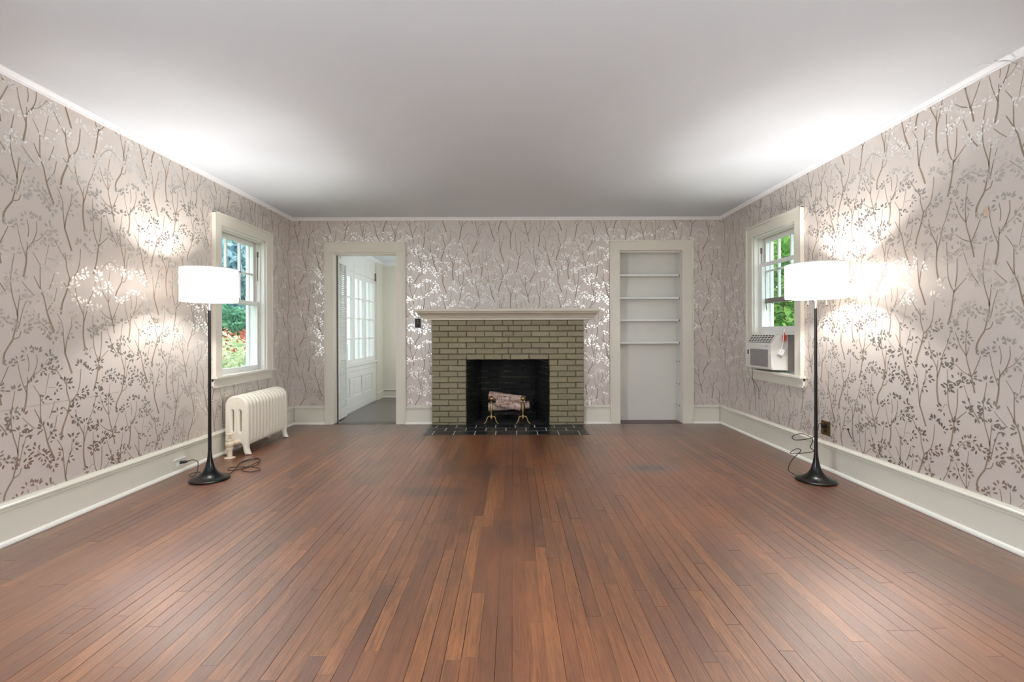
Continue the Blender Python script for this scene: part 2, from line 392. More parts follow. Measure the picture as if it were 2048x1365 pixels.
# ------------------------------------------------------------------ crown and baseboards
def crown_poly(s): return [(0, H), (0, 2.448), (s*0.010, 2.446), (s*0.014, 2.452), (s*0.012, 2.458), (s*0.024, 2.468), (s*0.032, H-0.004), (s*0.032, H)]
t1 = B().prism([(XL+p[0], p[1]) for p in crown_poly(1)], 1, YR, YB).obj('trim_1', 'crown'); struct(t1, 'slim white moulding along the left wall at the ceiling', 'moulding')
t2 = B().prism([(XR+p[0], p[1]) for p in crown_poly(-1)], 1, YR, YB).obj('trim_2', 'crown'); struct(t2, 'slim white moulding along the right wall at the ceiling', 'moulding')
t3 = B().prism([(YB-p[0], p[1]) for p in crown_poly(1)], 0, XL, XR).obj('trim_3', 'crown'); struct(t3, 'slim white moulding along the back wall at the ceiling', 'moulding')
board = [(0, 0.0), (0.018, 0.0), (0.018, 0.168), (0.014, 0.171), (0.019, 0.174), (0.021, 0.180), (0.017, 0.186), (0.020, 0.190), (0.030, 0.196), (0.031, 0.205), (0.024, 0.212), (0.012, 0.217), (0.010, 0.222), (0, 0.222)]
shoe = [(0.018, 0.001), (0.036, 0.001), (0.036, 0.010), (0.031, 0.019), (0.024, 0.024), (0.018, 0.025)]
def baseb(name, axis, sgn, wallc, a0, a1, label):
    def pr(pl): return [(wallc+sgn*p[0], p[1]) for p in pl]
    o = B().prism(pr(board), axis, a0, a1).obj(name, 'trim'); struct(o, label, 'baseboard')
    B().prism(pr(shoe), axis, a0, a1).obj('shoe_moulding', 'shoe', o); return o
bl = baseb('baseboard_left', 1, 1, XL, YR, YB, 'tall grey-beige baseboard along the left wall')
baseb('baseboard_right', 1, -1, XR, YR, YB, 'tall pale baseboard along the right wall')
for k, (a0, a1, lb) in enumerate(((XL+0.036, -2.249, 'left of the doorway'), (-1.283, -0.956, 'between doorway and fireplace'), (0.847, 1.172, 'between fireplace and shelf cupboard'), (2.166, XR-0.036, 'between shelf cupboard and right corner'))):
    baseb('baseboard_back', 0, -1, YB, a0, a1, 'short baseboard on the back wall '+lb)

# ------------------------------------------------------------------ wallpaper print
HT, VT, DR = 1312.0, 1396.0, 687.0
SP = 5.65/940/11.378
BR = [  # polylines thick end first, (start width, end width) in print units
 ([(475,1000),(490,880),(545,730),(580,600)],22,16),([(580,600),(540,460),(535,390),(460,280),(400,180)],13,7),([(580,600),(660,520),(700,400),(715,230)],13,8),([(535,390),(530,310)],7,5),([(505,645),(550,695)],9,8),([(550,695),(590,750),(650,800)],6,4),
 ([(395,1190),(340,1050),(315,970)],22,16),([(315,970),(285,830),(250,740),(245,550),(240,480),(170,360)],15,6),([(250,750),(180,610)],11,9),([(320,970),(360,905),(400,850),(430,710)],11,7),
 ([(340,735),(370,660),(400,555)],9,7),([(185,815),(120,750),(60,680)],9,6),
 ([(75,630),(100,500),(105,420)],19,15),([(105,420),(115,330),(170,250),(210,130),(205,30)],13,7),([(102,430),(50,280),(15,110)],9,6),([(115,330),(110,265)],9,8),([(120,210),(128,130),(110,30)],9,7),([(170,250),(240,210),(330,90)],7,4),
 ([(605,1669),(550,1510),(520,1430)],20,16),([(520,1430),(505,1280),(490,1110),(430,990)],13,6),([(522,1430),(545,1280),(590,1150),(605,1020)],13,6),([(590,1165),(625,1110)],6,4),
 ([(768,1390),(745,1240),(750,1085)],20,16),([(750,1085),(745,990),(680,850),(645,690)],14,8),([(752,1085),(790,960),(820,830),(870,720),(930,520)],13,6),([(746,1000),(760,890)],8,6),
 ([(880,1900),(920,1760),(950,1555)],20,15),([(950,1555),(890,1400),(875,1200),(870,990)],13,7),([(952,1555),(985,1380),(990,1190)],12,10),([(950,1550),(1020,1480),(1090,1415)],12,8),
 ([(1215,1480),(1130,1340),(1060,1140)],12,6),
 ([(1175,1210),(1160,1130),(1140,1040)],17,15),([(1140,1040),(1105,920),(1088,830),(1085,650),(1112,430)],14,6),([(1140,1045),(1050,1000),(970,930)],11,6),([(1150,1040),(1200,930),(1240,830)],11,8),([(1088,830),(1020,730),(965,580)],11,6),([(1090,830),(1120,740)],7,6),
 ([(1198,805),(1205,700),(1280,570)],19,16),([(1280,570),(1310,440),(1328,310),(1275,100),(1265,-80),(1300,-310)],15,7),([(1310,433),(1340,430),(1370,300),(1410,170)],11,7),([(1325,320),(1350,110)],10,8),([(1290,560),(1340,540),(1362,480)],11,8),
 ([(340,250),(320,350),(295,480)],6,4),([(320,405),(365,402),(410,412)],5,3),([(970,470),(1050,360),(1130,320),(1200,360),(1270,410)],6,4),([(210,1050),(290,1140),(370,1230)],6,3),([(915,1160),(970,1120),(1010,1090)],6,4),([(820,1420),(850,1375),(878,1390)],6,4)]
LF = [(710,190,90,7),(800,270,40,5),(640,540,-50,7),(700,520,-20,5),(760,505,-10,5),(440,240,120,6),(390,150,110,5),(520,370,60,5),(650,800,-60,4),(560,400,10,4),
 (165,340,110,5),(245,520,30,4),(430,700,80,5),(280,820,170,6),(60,670,120,4),(330,860,20,5),(140,850,200,4),(400,545,80,3),(205,20,90,6),(110,15,90,4),(340,80,50,6),(250,200,-10,4),(20,100,100,5),
 (335,235,90,5),(295,480,-100,4),(415,410,0,4),(430,980,110,5),(610,1010,80,6),(625,1110,30,5),(500,1150,170,5),(560,1220,-10,4),(640,680,110,5),(660,800,180,4),(935,510,70,5),(870,720,10,4),(760,880,80,4),(810,880,-20,4),
 (950,1570,0,5),(950,1590,190,5),(875,1200,180,5),(880,1190,10,5),(870,980,90,6),(990,1180,90,5),(1095,1410,30,7),(820,1430,200,5),(1060,1130,100,5),(1130,1340,200,4),(1190,1440,-20,5),
 (1112,420,90,6),(1085,640,160,5),(1090,650,10,5),(1000,700,170,4),(962,570,110,4),(1242,825,70,6),(965,925,150,5),(1140,1050,-20,5),(1130,1060,200,4),
 (1000,430,170,3),(1060,350,100,4),(1130,318,80,5),(1200,360,-60,4),(1230,380,50,4),(1275,412,-20,6),(1412,165,80,6),(1350,105,90,5),(1375,300,10,4),(1400,430,-20,8),(1362,475,60,3),(1265,20,180,5),(1300,-310,90,5),(1270,-90,10,6),(1268,-60,190,5),
 (200,1045,120,4),(250,1095,30,5),(270,1120,210,5),(320,1175,20,5),(340,1200,210,4),(380,1240,-50,5),(1015,1085,30,5),(915,1165,200,4),(960,1130,100,3)]
rs = random.Random(3)
tile_b, tile_l = [], []       # quads / leaf polygons in print units (y down)
for pts, w0, w1 in BR:
    c = bez(pts, 4); n = len(c); q = []
    for i, p in enumerate(c):
        a = c[max(i-1, 0)]; b = c[min(i+1, n-1)]; dx, dy = b[0]-a[0], b[1]-a[1]; l = math.hypot(dx, dy) or 1
        h = (w0+(w1-w0)*i/(n-1))*0.53; q.append(((p[0]-dy/l*h, p[1]+dx/l*h), (p[0]+dy/l*h, p[1]-dx/l*h)))
    for i in range(n-1): tile_b.append([q[i][0], q[i][1], q[i+1][1], q[i+1][0]])
for (x, y, ang, n) in LF:
    for k in range(n):
        a = math.radians(ang + (k-(n-1)/2)*(150/max(n-1, 1)) + rs.uniform(-12, 12)); d = rs.uniform(16, 30)
        if k % 3 == 1: d += 22
        L = rs.uniform(36, 54); W = L*rs.uniform(0.18, 0.25)
        ux, uy = math.cos(a), -math.sin(a); ox, oy = x+ux*d, y+uy*d
        t = a + rs.uniform(-0.3, 0.3); ux, uy = math.cos(t), -math.sin(t)
        pl = [(0, 0), (0.22, 0.75), (0.55, 1), (0.85, 0.65), (1, 0), (0.85, -0.65), (0.55, -1), (0.22, -0.75)]
        tile_l.append([(ox+ux*L*s+uy*W*v, oy+uy*L*s-ux*W*v) for s, v in pl])
def print_wall(wall, to3, anchor, urange, zrange, holes, flip):
    """anchor: (u, z) of the print point (580, 600); u grows to the viewer's right (flip = -1 if world axis runs the other way)"""
    wid = (urange[1]-urange[0])/SP
    for name, polys, mat in (('wallpaper_branch', tile_b, 'branch'), ('wallpaper_leaf', tile_l, 'leaf_ink')):
        V = []; F = []
        for i in range(-14, 15):
            for j in range(-8, 9):
                ox = i*HT; oy = i*DR + j*VT - (i//2)*VT
                uc = anchor[0]+flip*SP*(656+ox-580); zc = anchor[1]-SP*(700+oy-600)
                if uc < urange[0]-0.9 or uc > urange[1]+0.9 or zc < -1.3 or zc > H+1.3: continue
                for pl in polys:
                    q = [(anchor[0]+flip*SP*(x+ox-580), anchor[1]-SP*(y+oy-600)) for x, y in pl]
                    if any(u < urange[0] or u > urange[1] or z < zrange[0] or z > zrange[1] for u, z in q): continue
                    cu = sum(p[0] for p in q)/len(q); cz = sum(p[1] for p in q)/len(q)
                    if any(h[0]-0.02 < cu < h[1]+0.02 and h[2]-0.02 < cz < h[3]+0.02 for h in holes): continue
                    o = len(V); V += [to3(u, -0.0006 if name[-1] == 'h' else -0.0009, z) for u, z in q]
                    if name[-1] == 'h': F.append(tuple(range(o, o+len(q))))
                    else: V.append(to3(cu, -0.00095, cz)); m = len(q); F += [(o+k, o+(k+1) % m, o+m) for k in range(m)]
        b = B(); b.v = V; b.f = F
        o = b.obj(name, mat, wall, fix=False); o['kind'] = 'stuff'
ZR = (0.215, 2.455)
print_wall(wk, K3, ((840+580/11.378-1025)*5.65/940, 1.1-(440+600/11.378-665)*5.65/940), (XL+0.002, XR-0.002), ZR, [DOOR, CUP, (-0.956, 0.847, 0, 1.25)], 1)
print_wall(wr, R3, (2.868, 0.348), (0.6, YB-0.002), ZR, [WR], -1)
print_wall(wl, L3, (2.814, 1.424), (0.6, YB-0.002), ZR, [WL], 1)
# seam crease in the left wallpaper, and a torn patch on the right
cr = B()
for i in range(14):
    y0 = 2.30+i*0.062; z0 = 0.695+0.0006*i+rs.uniform(-0.0015, 0.0015)
    cr.add([(XL+0.0012, y0, z0), (XL+0.0012, y0+0.062, z0+0.0006), (XL+0.0012, y0+0.062, z0+0.0032), (XL+0.0012, y0, z0+0.0024)], [(0, 1, 2, 3)])
cr.obj('paper_crease', simple('paper_crease', srgb(176, 158, 138), 0.6), wl, fix=False)
tp = B()
ty, tz = 940*2.51/950, 1.1+(665-425)*(940*2.51/950)/940
pl = [(math.cos(t)*rs.uniform(0.012, 0.03), math.sin(t)*rs.uniform(0.015, 0.034)) for t in [k*2*PI/9 for k in range(9)]]
tp.add([(XR-0.0015-rs.uniform(0, 0.006), ty+a, tz+b) for a, b in pl]+[(XR-0.003, ty, tz)], [(k, (k+1) % 9, 9) for k in range(9)])
tp.obj('torn_paper', simple('torn_paper', srgb(208, 190, 164), 0.8), wr, fix=False)

# ------------------------------------------------------------------ floor boards
fl = B().box(XL-0.1, XR+0.1, YR-0.1, YB+0.2, -0.06, -0.014).obj('floor', 'void'); struct(fl, 'worn reddish oak strip floor', 'floor')
rf = random.Random(11); BW = 0.0573
boards = []
x = XL+0.01
HX0, HX1, HY = -0.965, 0.83, 5.036
while x < XR:
    x1 = min(x+BW, XR); y = YR + rf.uniform(0, 0.9)
    ys = [YR]
    while y < HY-0.25: ys.append(y); y += rf.choice((0.45, 0.6, 0.8, 1.0, 1.3, 1.6))*rf.uniform(0.85, 1.15)
    ys.append(HY)
    segs = list(zip(ys[:-1], ys[1:]))
    if not (x1 > HX0 and x < HX1): segs.append((HY, YB+0.02))
    else:
        if x < HX0: boards.append((x, HX0, HY, YB-0.02))
        if x1 > HX1: boards.append((HX1, x1, HY, YB-0.02))
    for a, b in segs: boards.append((x, x1, a, b))
    x = x1
def seen(b):
    best = 0
    for k in range(9):
        y = b[2]+(b[3]-b[2])*(k+0.5)/9; xm = (b[0]+b[1])/2
        if y > 1.45 and abs(xm)*940/y < 1024: best += (b[3]-b[2])/9*BW/y**3
    return best
boards.sort(key=seen, reverse=True)
rest = B()
for k, (a, b, c, d) in enumerate(boards):
    g = rf.choice((0.0001, 0.0002, 0.0002, 0.0003, 0.0014, 0.0011)); dz = rf.uniform(-0.0003, 0.0001); r = rf.random()
    tgt = B() if k < 298 else rest
    tgt.chbox((a+g, c+0.0006, -0.012), (b-g*0.6, d-0.0006, dz), 0.0005, 2, 1, r)
    if k < 298: tgt.obj('floor_board', 'floor', fl, fix=False)
rest.obj('far_floor_boards', 'floor', fl, fix=False)['kind'] = 'stuff'

# ------------------------------------------------------------------ windows in the side walls
def window(name, T, W, worn, raised, label):
    u0, u1, v0, v1 = W; r = empty(name, T((u0+u1)/2, 0, v0)); struct(r, label, 'window')
    def bx(b, ua, ub, da, db, va, vb):
        p = T(ua, da, va); q = T(ub, db, vb); return b.box(p[0], q[0], p[1], q[1], p[2], q[2])
    CW, CH = 0.105, 0.10
    # casing
    for nm, (a, b, c, d) in (('casing', (u0-CW, u0, 0.715, v1)), ('casing', (u1, u1+CW, 0.715, v1)), ('casing', (u0-CW, u1+CW, v1, v1+CH))):
        bx(B(), a, b, -0.022, 0.0, c, d).obj('casing', 'casing', r, bev=0.002)
    bb = B(); bx(bb, u0-CW-0.004, u0-CW+0.012, -0.034, 0, 0.715, v1+CH+0.004); bx(bb, u1+CW-0.012, u1+CW+0.004, -0.034, 0, 0.715, v1+CH+0.004); bx(bb, u0-CW-0.004, u1+CW+0.004, -0.034, 0, v1+CH-0.008, v1+CH+0.008)
    bb.obj('back_band', 'casing', r, bev=0.002)
    bx(B(), u0-CW-0.025, u1+CW+0.025, -0.055, 0.062, 0.693, 0.715).obj('window_sill', 'casing', r, bev=0.004)
    ap = B(); bx(ap, u0-CW-0.01, u1+CW+0.01, -0.016, 0, 0.615, 0.693); bx(ap, u0-CW-0.01, u1+CW+0.01, -0.026, 0, 0.668, 0.693); bx(ap, u0-CW-0.01, u1+CW+0.01, -0.022, 0, 0.612, 0.628)
    ap.obj('apron', 'casing', r, bev=0.002)
    # jambs, stops
    j = B(); bx(j, u0-0.004, u0+0.012, 0.0, 0.20, v0, v1); bx(j, u1-0.012, u1+0.004, 0.0, 0.20, v0, v1); bx(j, u0, u1, 0.0, 0.20, v1-0.012, v1+0.004); bx(j, u0, u1, 0.06, 0.23, v0-0.01, v0+0.012)
    j.obj('jamb', 'sash', r, bev=0.001)
    s = B()
    for (ua, ub) in ((u0+0.012, u0+0.024), (u1-0.024, u1-0.012)):
        bx(s, ua, ub, 0.042, 0.053, v0, v1-0.012); bx(s, ua, ub, 0.088, 0.094, v0, v1-0.012)
    bx(s, u0+0.012, u1-0.012, 0.042, 0.053, v1-0.030, v1-0.012)
    s.obj('stop_bead', 'casing' , r, bev=0.001)
    for uu, sg in ((u0+0.012, 1), (u1-0.012, -1)):
        pl = B(); bx(pl, uu, uu+sg*0.003, 0.062, 0.080, v1-0.17, v1-0.11); bx(pl, uu, uu+sg*0.006, 0.069, 0.073, v1-0.42, v1-0.12)
        pl.obj('sash_pulley', 'accordion', r)
    ou = (u0+0.014, u1-0.014)
    def sash(d0, va, vb, grid, mat, top, bot):
        f = B(); st = 0.038
        bx(f, ou[0], ou[0]+st, d0, d0+0.034, va, vb); bx(f, ou[1]-st, ou[1], d0, d0+0.034, va, vb)
        bx(f, ou[0]+st, ou[1]-st, d0, d0+0.034, vb-top, vb); bx(f, ou[0]+st, ou[1]-st, d0, d0+0.034, va, va+bot)
        o = f.obj('sash', mat, r, bev=0.003)
        a, b, c, d = ou[0]+st, ou[1]-st, va+bot, vb-top
        nu, nv = grid
        for k in range(1, nu): uu = a+(b-a)*k/nu; bx(B(), uu-0.009, uu+0.009, d0+0.004, d0+0.030, c, d).obj('muntin', mat if mat != 'sash_worn' else 'sash', o, bev=0.002)
        for k in range(1, nv): vv = c+(d-c)*k/nv; bx(B(), a, b, d0+0.004, d0+0.030, vv-0.009, vv+0.009).obj('muntin', mat if mat != 'sash_worn' else 'sash', o, bev=0.002)
        for p in range(nu):
            for q in range(nv):
                bx(B(), a+(b-a)*p/nu, a+(b-a)*(p+1)/nu, d0+0.015, d0+0.018, c+(d-c)*q/nv, c+(d-c)*(q+1)/nv).obj('pane', 'glass', o)
        return o
    mid = 1.41
    sash(0.098, mid-0.02, v1-0.014, (3, 2), 'sash', 0.05, 0.035)
    if not raised:
        lo = sash(0.054, v0+0.013, mid+0.02, (1, 1), 'sash', 0.035, 0.06)
        k = B(); bx(k, (u0+u1)/2-0.03, (u0+u1)/2+0.03, 0.056, 0.086, mid+0.02, mid+0.032); bx(k, (u0+u1)/2-0.008, (u0+u1)/2+0.03, 0.060, 0.072, mid+0.032, mid+0.042); k.obj('sash_lock', 'steel', lo, bev=0.002)
    else:
        lo = sash(0.054, 1.095, 1.80, (1, 1), 'sash', 0.035, 0.055)
        # dark, peeling bottom rail of the upper sash with hanging weather strip
        wn_ = B(); bx(wn_, ou[0]+0.02, ou[1]-0.02, 0.092, 0.100, mid-0.022, mid+0.028); wn_.obj('worn_rail', 'sash_worn', r, bev=0.002)
        for uu, dv, ln in ((ou[1]-0.05, -0.07, 0.075), (ou[1]-0.16, -0.01, 0.05)):
            p = [T(uu, 0.092, mid-0.02), T(uu-0.006, 0.090, mid-0.02+dv*0.5), T(uu-0.02, 0.089, mid-0.02+dv)]
            B().tube(bez(p, 3), 0.004, 6).obj('weather_strip', 'blackplastic', r)
    # outside storm frame and casing
    ex = B()
    for (ua, ub, va, vb) in ((u0, u0+0.03, v0, v1), (u1-0.03, u1, v0, v1), (u0, u1, v1-0.03, v1), (u0, u1, v0, v0+0.03), (u0, u1, mid-0.012, mid+0.012)): bx(ex, ua, ub, 0.160, 0.178, va, vb)
    ex.obj('storm_frame', 'white', r, bev=0.002)
    return r, bx
window('window_1', L3, WL, False, False, 'double-hung window in the left wall above the radiator')
w2, bxr = window('window_2', R3, WR, True, True, 'double-hung window in the right wall with lower sash raised over an air conditioner')

# ------------------------------------------------------------------ doorway, cupboard casings
def opening_casing(r, x0, x1, zt, xo0, xo1, zo):
    for (a, b, c, d) in ((xo0, x0, 0, zt), (x1, xo1, 0, zt), (xo0, xo1, zt, zo)):
        B().box(a, b, YB-0.022, YB, c, d).obj('casing', 'casing', r, bev=0.003)
    bb = B().box(xo0-0.004, xo0+0.014, YB-0.032, YB, 0, zo).box(xo1-0.014, xo1+0.004, YB-0.032, YB, 0, zo).box(xo0-0.004, xo1+0.004, YB-0.032, YB, zo-0.012, zo+0.006)
    bb.obj('back_band', 'casing', r, bev=0.003)
d1 = empty('door_1', (-1.77, YB, 0)); struct(d1, 'cased doorway into the sunroom', 'doorway')
opening_casing(d1, -2.147, -1.399, 2.062, -2.249, -1.283, 2.179)
jb = B().box(-2.17, -2.147, YB-0.004, YB+0.155, 0, 2.06).box(-1.399, -1.376, YB-0.004, YB+0.155, 0, 2.06).box(-2.147, -1.399, YB-0.004, YB+0.155, 2.045, 2.068)
jb.obj('jamb', 'casing', d1, bev=0.002)
B().box(-2.147, -2.135, YB+0.09, YB+0.115, 0, 2.045).obj('jamb_track', 'accordion', d1)
B().box(-2.147, -1.399, YB-0.002, YB+0.15, -0.012, 0.004).obj('threshold', simple('threshold_oak', srgb(70, 56, 52), 0.25, var=0.2), d1, bev=0.002)
# folding louvered door
ld = thing('louvered_door', (-2.18, 5.82, 0.0), 'white louvered bifold door folded back inside the doorway', 'door')
def leaf(xa, xb, ang):
    """one leaf, local frame: hinge line at (0,0), runs along +Y 0.35, thickness in X"""
    T_ = Matrix.Translation((xa, 5.82, 0.012)) @ Matrix.Rotation(ang, 4, 'Z'); Wd, Th = 0.355, 0.026
    def lb(y0, y1, z0, z1, x0=0.0, x1=Th):
        b = B().box(x0, x1, y0, y1, z0, z1); b.v = [tuple(T_ @ Vector(p)) for p in b.v]; return b
    fr = B()
    for q in (lb(0, 0.04, 0, 2.022), lb(Wd-0.04, Wd, 0, 2.022), lb(0.04, Wd-0.04, 0, 0.135), lb(0.04, Wd-0.04, 0.735, 0.815), lb(0.04, Wd-0.04, 1.96, 2.022)): fr.add(q.v, q.f)
    lf = fr.obj('door_leaf', 'white', ld, bev=0.002)
    slat = B(); p = [(0.001, 0.019), (Th-0.001, 0.0), (Th-0.001, 0.006), (0.001, 0.025)]
    slat.prism([(a, z) for a, z in p], 1, 0.04, Wd-0.04)
    me = slat.mesh('slat', 'white')
    zs = [0.14+k*0.0245 for k in range(24)]+[0.82+k*0.0245 for k in range(46)]
    for z in zs:
        o = bpy.data.objects.new('slat', me); C.objects.link(o); o.matrix_basis = T_ @ Matrix.Translation((0, 0, z)); attach(o, lf)
leaf(-2.185, 0, 0.035)
B().box(-2.188, -2.150, 5.806, 5.819, 1.70, 1.78).box(-2.188, -2.150, 5.806, 5.819, 0.25, 0.33).obj('hinge', 'steel', ld)

cu = empty('built_in_cupboard', (1.66, YB, 0)); tag(cu, 'open white built-in cupboard with four shelves right of the fireplace', 'cupboard')
opening_casing(cu, 1.29, 2.036, 2.08, 1.172, 2.166, 2.194)
cs = B().box(1.27, 1.29, YB, YB+0.22, 0, 2.1).box(2.036, 2.056, YB, YB+0.22, 0, 2.1).box(1.27, 2.056, YB, YB+0.22, 2.08, 2.1)
cs.obj('side_panel', 'cupboard', cu, bev=0.001)
B().box(1.27, 2.056, YB+0.20, YB+0.23, 0, 2.1).obj('back_panel', 'cupboard', cu)
B().box(2.030, 2.036, YB+0.03, YB+0.05, 0, 2.08).box(1.29, 1.296, YB+0.03, YB+0.05, 0, 2.08).box(1.29, 2.036, YB+0.03, YB+0.05, 2.06, 2.08).obj('door_stop', 'cupboard', cu, bev=0.001)
B().box(1.29, 2.036, YB-0.004, YB+0.2, -0.013, 0.004).obj('bottom_board', 'thresh', cu)
for z in (1.800, 1.523, 1.253, 0.979):
    sh = B().box(1.303, 2.022, YB+0.052, YB+0.199, z-0.022, z).obj('shelf', 'white', cu, bev=0.002)
for z in (0.735, 0.465, 0.20):
    for xx, s in ((1.2905, 1), (2.0355, -1)):
        for yy in (YB+0.075, YB+0.170):
            B().lathe([(0.0001, 0), (0.006, 0), (0.006, 0.008), (0.0001, 0.008)], 8).obj('shelf_pin', 'accordion', cu).matrix_basis = Matrix.Translation((xx, yy, z)) @ Matrix.Rotation(s*PI/2, 4, 'Y')
for z in (1.800, 1.523, 1.253, 0.979):
    for xx, s in ((1.2905, 1), (2.0355, -1)):
        B().lathe([(0.0001, 0), (0.008, 0), (0.008, 0.014), (0.0001, 0.014)], 8).obj('shelf_pin', 'blackplastic', cu).matrix_basis = Matrix.Translation((xx, YB+0.060, z-0.012)) @ Matrix.Rotation(s*PI/2, 4, 'Y')

# ------------------------------------------------------------------ fireplace
fp = empty('fireplace', (-0.055, 5.6, 0)); tag(fp, 'olive painted brick fireplace with a cream wooden mantel', 'fireplace')
FX0, FX1, FY = -0.956, 0.847, 5.55
ct = 1.248; ch = 0.0676; Wt = FX1-FX0
core = B().box(FX0+0.006, FIRE[0]-0.005, FY+0.015, YB, 0, 0.775).box(FIRE[1]+0.005, FX1-0.006, FY+0.015, YB, 0, 0.775).box(FX0+0.006, FX1-0.006, FY+0.015, YB, 0.782, ct)
core.obj('mortar', 'mortar', fp)
rb = random.Random(5)
odd = [0, .197, .410, .623, .836, .964, 1.177, 1.39, 1.603, Wt]
evn = [0, .0935, .3065, .5195, .7325, .905, 1.064, 1.277, 1.49, 1.703, Wt]
g = 0.0062
for r_ in range(19):
    z1 = ct-r_*ch; z0 = max(z1-ch, 0.0)
    if z1 < 0.01: break
    js = odd if r_ % 2 == 0 else evn
    if r_ == 6: js = [0, .197, .408, .62, .83, .93, 1.15, 1.381, 1.59, Wt]
    for a, b in zip(js[:-1], js[1:]):
        a0, b0 = FX0+a, FX0+b
        cells = [(a0, b0)]
        if r_ >= 7:
            if a0 >= FIRE[0]-0.01 and b0 <= FIRE[1]+0.01: continue
            if a0 < FIRE[0] < b0: cells = [(a0, FIRE[0])]
            if a0 < FIRE[1] < b0: cells = [(FIRE[1], b0)]
            if a0 < FIRE[0] and b0 > FIRE[1]: cells = [(a0, FIRE[0]), (FIRE[1], b0)]
        for (p, q) in cells:
            if q-p < 0.03: continue
            if abs(p-FX0) < 1e-6: p -= g/2
            dep = FY + rb.uniform(-0.002, 0.003)
            bb = B(); nx, nz = 5, 3
            x0_, x1_, za, zb = p+g/2, q-g/2, z0+g/2+rb.uniform(0, 0.0015), z1-g/2-rb.uniform(0, 0.0015)
            for (yy, ins, jit) in ((YB-0.03, 0, 0), (dep+0.009, 0, 0.0018), (dep, 0.0055, 0.0024)):
                for (u, v) in ((0, 0), (0.33, 0), (0.66, 0), (1, 0), (1, 1), (0.66, 1), (0.33, 1), (0, 1)):
                    xx = x0_+ins+(x1_-x0_-2*ins)*u; zz = za+ins+(zb-za-2*ins)*v
                    bb.v.append((xx+rb.uniform(-jit, jit), yy+rb.uniform(-jit, jit)*0.5, zz+rb.uniform(-jit, jit)))
            bb.f = [tuple(range(16, 24))]
            for l in (0, 8):
                for i in range(8): bb.f.append((l+i, l+(i+1) % 8, l+8+(i+1) % 8, l+8+i))
            bb.obj('brick', 'brick', fp, fix=True)
# mantel shelf, stepped profile with returns on both ends: (offset beyond the brick, z)
prof = [(0.004, 1.240), (0.030, 1.240), (0.030, 1.2535), (0.032, 1.262), (0.038, 1.264), (0.044, 1.268), (0.048, 1.276), (0.064, 1.278), (0.066, 1.286), (0.078, 1.294), (0.098, 1.310), (0.122, 1.322), (0.150, 1.330), (0.156, 1.342), (0.168, 1.344), (0.176, 1.350), (0.178, 1.356), (0.190, 1.358), (0.192, 1.384), (0.186, 1.388), (0.0, 1.388)]
mt = B(); n = len(prof); ends = []
for (o, z) in prof:
    z = 1.2475+(z-1.24)*0.834; o_ = o; SX = (0.004 if z < 1.258 else 0.105+0.055*(o-0.03)/0.16)
    mt.v += [(FX0-SX, YB, z), (FX0-SX, FY-o, z), (FX1+SX, FY-o, z), (FX1+SX, YB, z)]
for i in range(n-1):
    for k in range(3): mt.f.append((i*4+k, i*4+k+1, (i+1)*4+k+1, (i+1)*4+k))
mt.f.append((0, 1, 2, 3)[::-1]); mt.f.append(tuple((n-1)*4+k for k in range(4))); mt.f.append(tuple(i*4 for i in range(n))); mt.f.append(tuple(i*4+3 for i in range(n))[::-1])
mt.obj('mantel_shelf', 'mantel', fp)
# firebox
bx0, bx1, by = -0.41, 0.30, 6.03
fb = B().add([(FIRE[0], YB-0.09, 0), (bx0-0.012, by+0.012, 0), (bx0-0.012, by+0.012, 1.1), (FIRE[0], YB-0.09, 1.1)], [(0, 1, 2, 3)])
fb.add([(FIRE[1], YB-0.09, 0), (bx1+0.012, by+0.012, 0), (bx1+0.012, by+0.012, 1.1), (FIRE[1], YB-0.09, 1.1)], [(0, 1, 2, 3)])
fb.add([(bx0-0.012, by+0.012, 0), (bx1+0.012, by+0.012, 0), (bx1+0.012, by+0.012, 1.1), (bx0-0.012, by+0.012, 1.1)], [(0, 1, 2, 3)])
fb.add([(-0.7, YB-0.08, 1.1), (0.6, YB-0.08, 1.1), (0.6, by+0.1, 1.1), (-0.7, by+0.1, 1.1)], [(0, 1, 2, 3)])
fb.obj('firebox_mortar', 'sootmortar', fp, fix=False)
B().box(-0.62, 0.5, by+0.02, by+0.05, -0.05, 1.14).box(-0.62, -0.57, YB, by+0.05, -0.05, 1.14).box(0.455, 0.5, YB, by+0.05, -0.05, 1.14).box(-0.62, 0.5, YB, by+0.05, 1.11, 1.14).obj('firebox_shell', 'dark', fp)
def soot_wall(p0, p1, nb, inward):
    p0 = Vector(p0); p1 = Vector(p1); d = (p1-p0); L = d.length; d.normalize(); nrm = Vector(inward).normalized()
    for r_ in range(12):
        z0 = r_*0.075+0.004; z1 = z0+0.067
        off = 0 if r_ % 2 else 0.5
        k = -1
        while k < nb+1:
            a = max((k+off)*L/nb+0.004, 0.001); b = min((k+1+off)*L/nb-0.004, L-0.001); k += 1
            if b-a < 0.02: continue
            q = []
            for zz in (z0, z1):
                for (s, t) in ((a, 0.0), (b, 0.0), (b, 0.012), (a, 0.012)):
                    pt = p0+d*s+nrm*(t-0.004); q.append((pt.x, pt.y, zz))
            B().add(q, [(0, 3, 2, 1), (4, 5, 6, 7), (0, 1, 5, 4), (1, 2, 6, 5), (2, 3, 7, 6), (3, 0, 4, 7)]).obj('firebrick', 'soot', fp)
soot_wall((bx0, by, 0), (bx1, by, 0), 3.3, (0, -1, 0))
soot_wall((FIRE[0]+0.002, YB-0.085, 0), (bx0, by, 0), 2, (1, -0.3, 0))
soot_wall((FIRE[1]-0.002, YB-0.085, 0), (bx1, by, 0), 2, (-1, -0.3, 0))
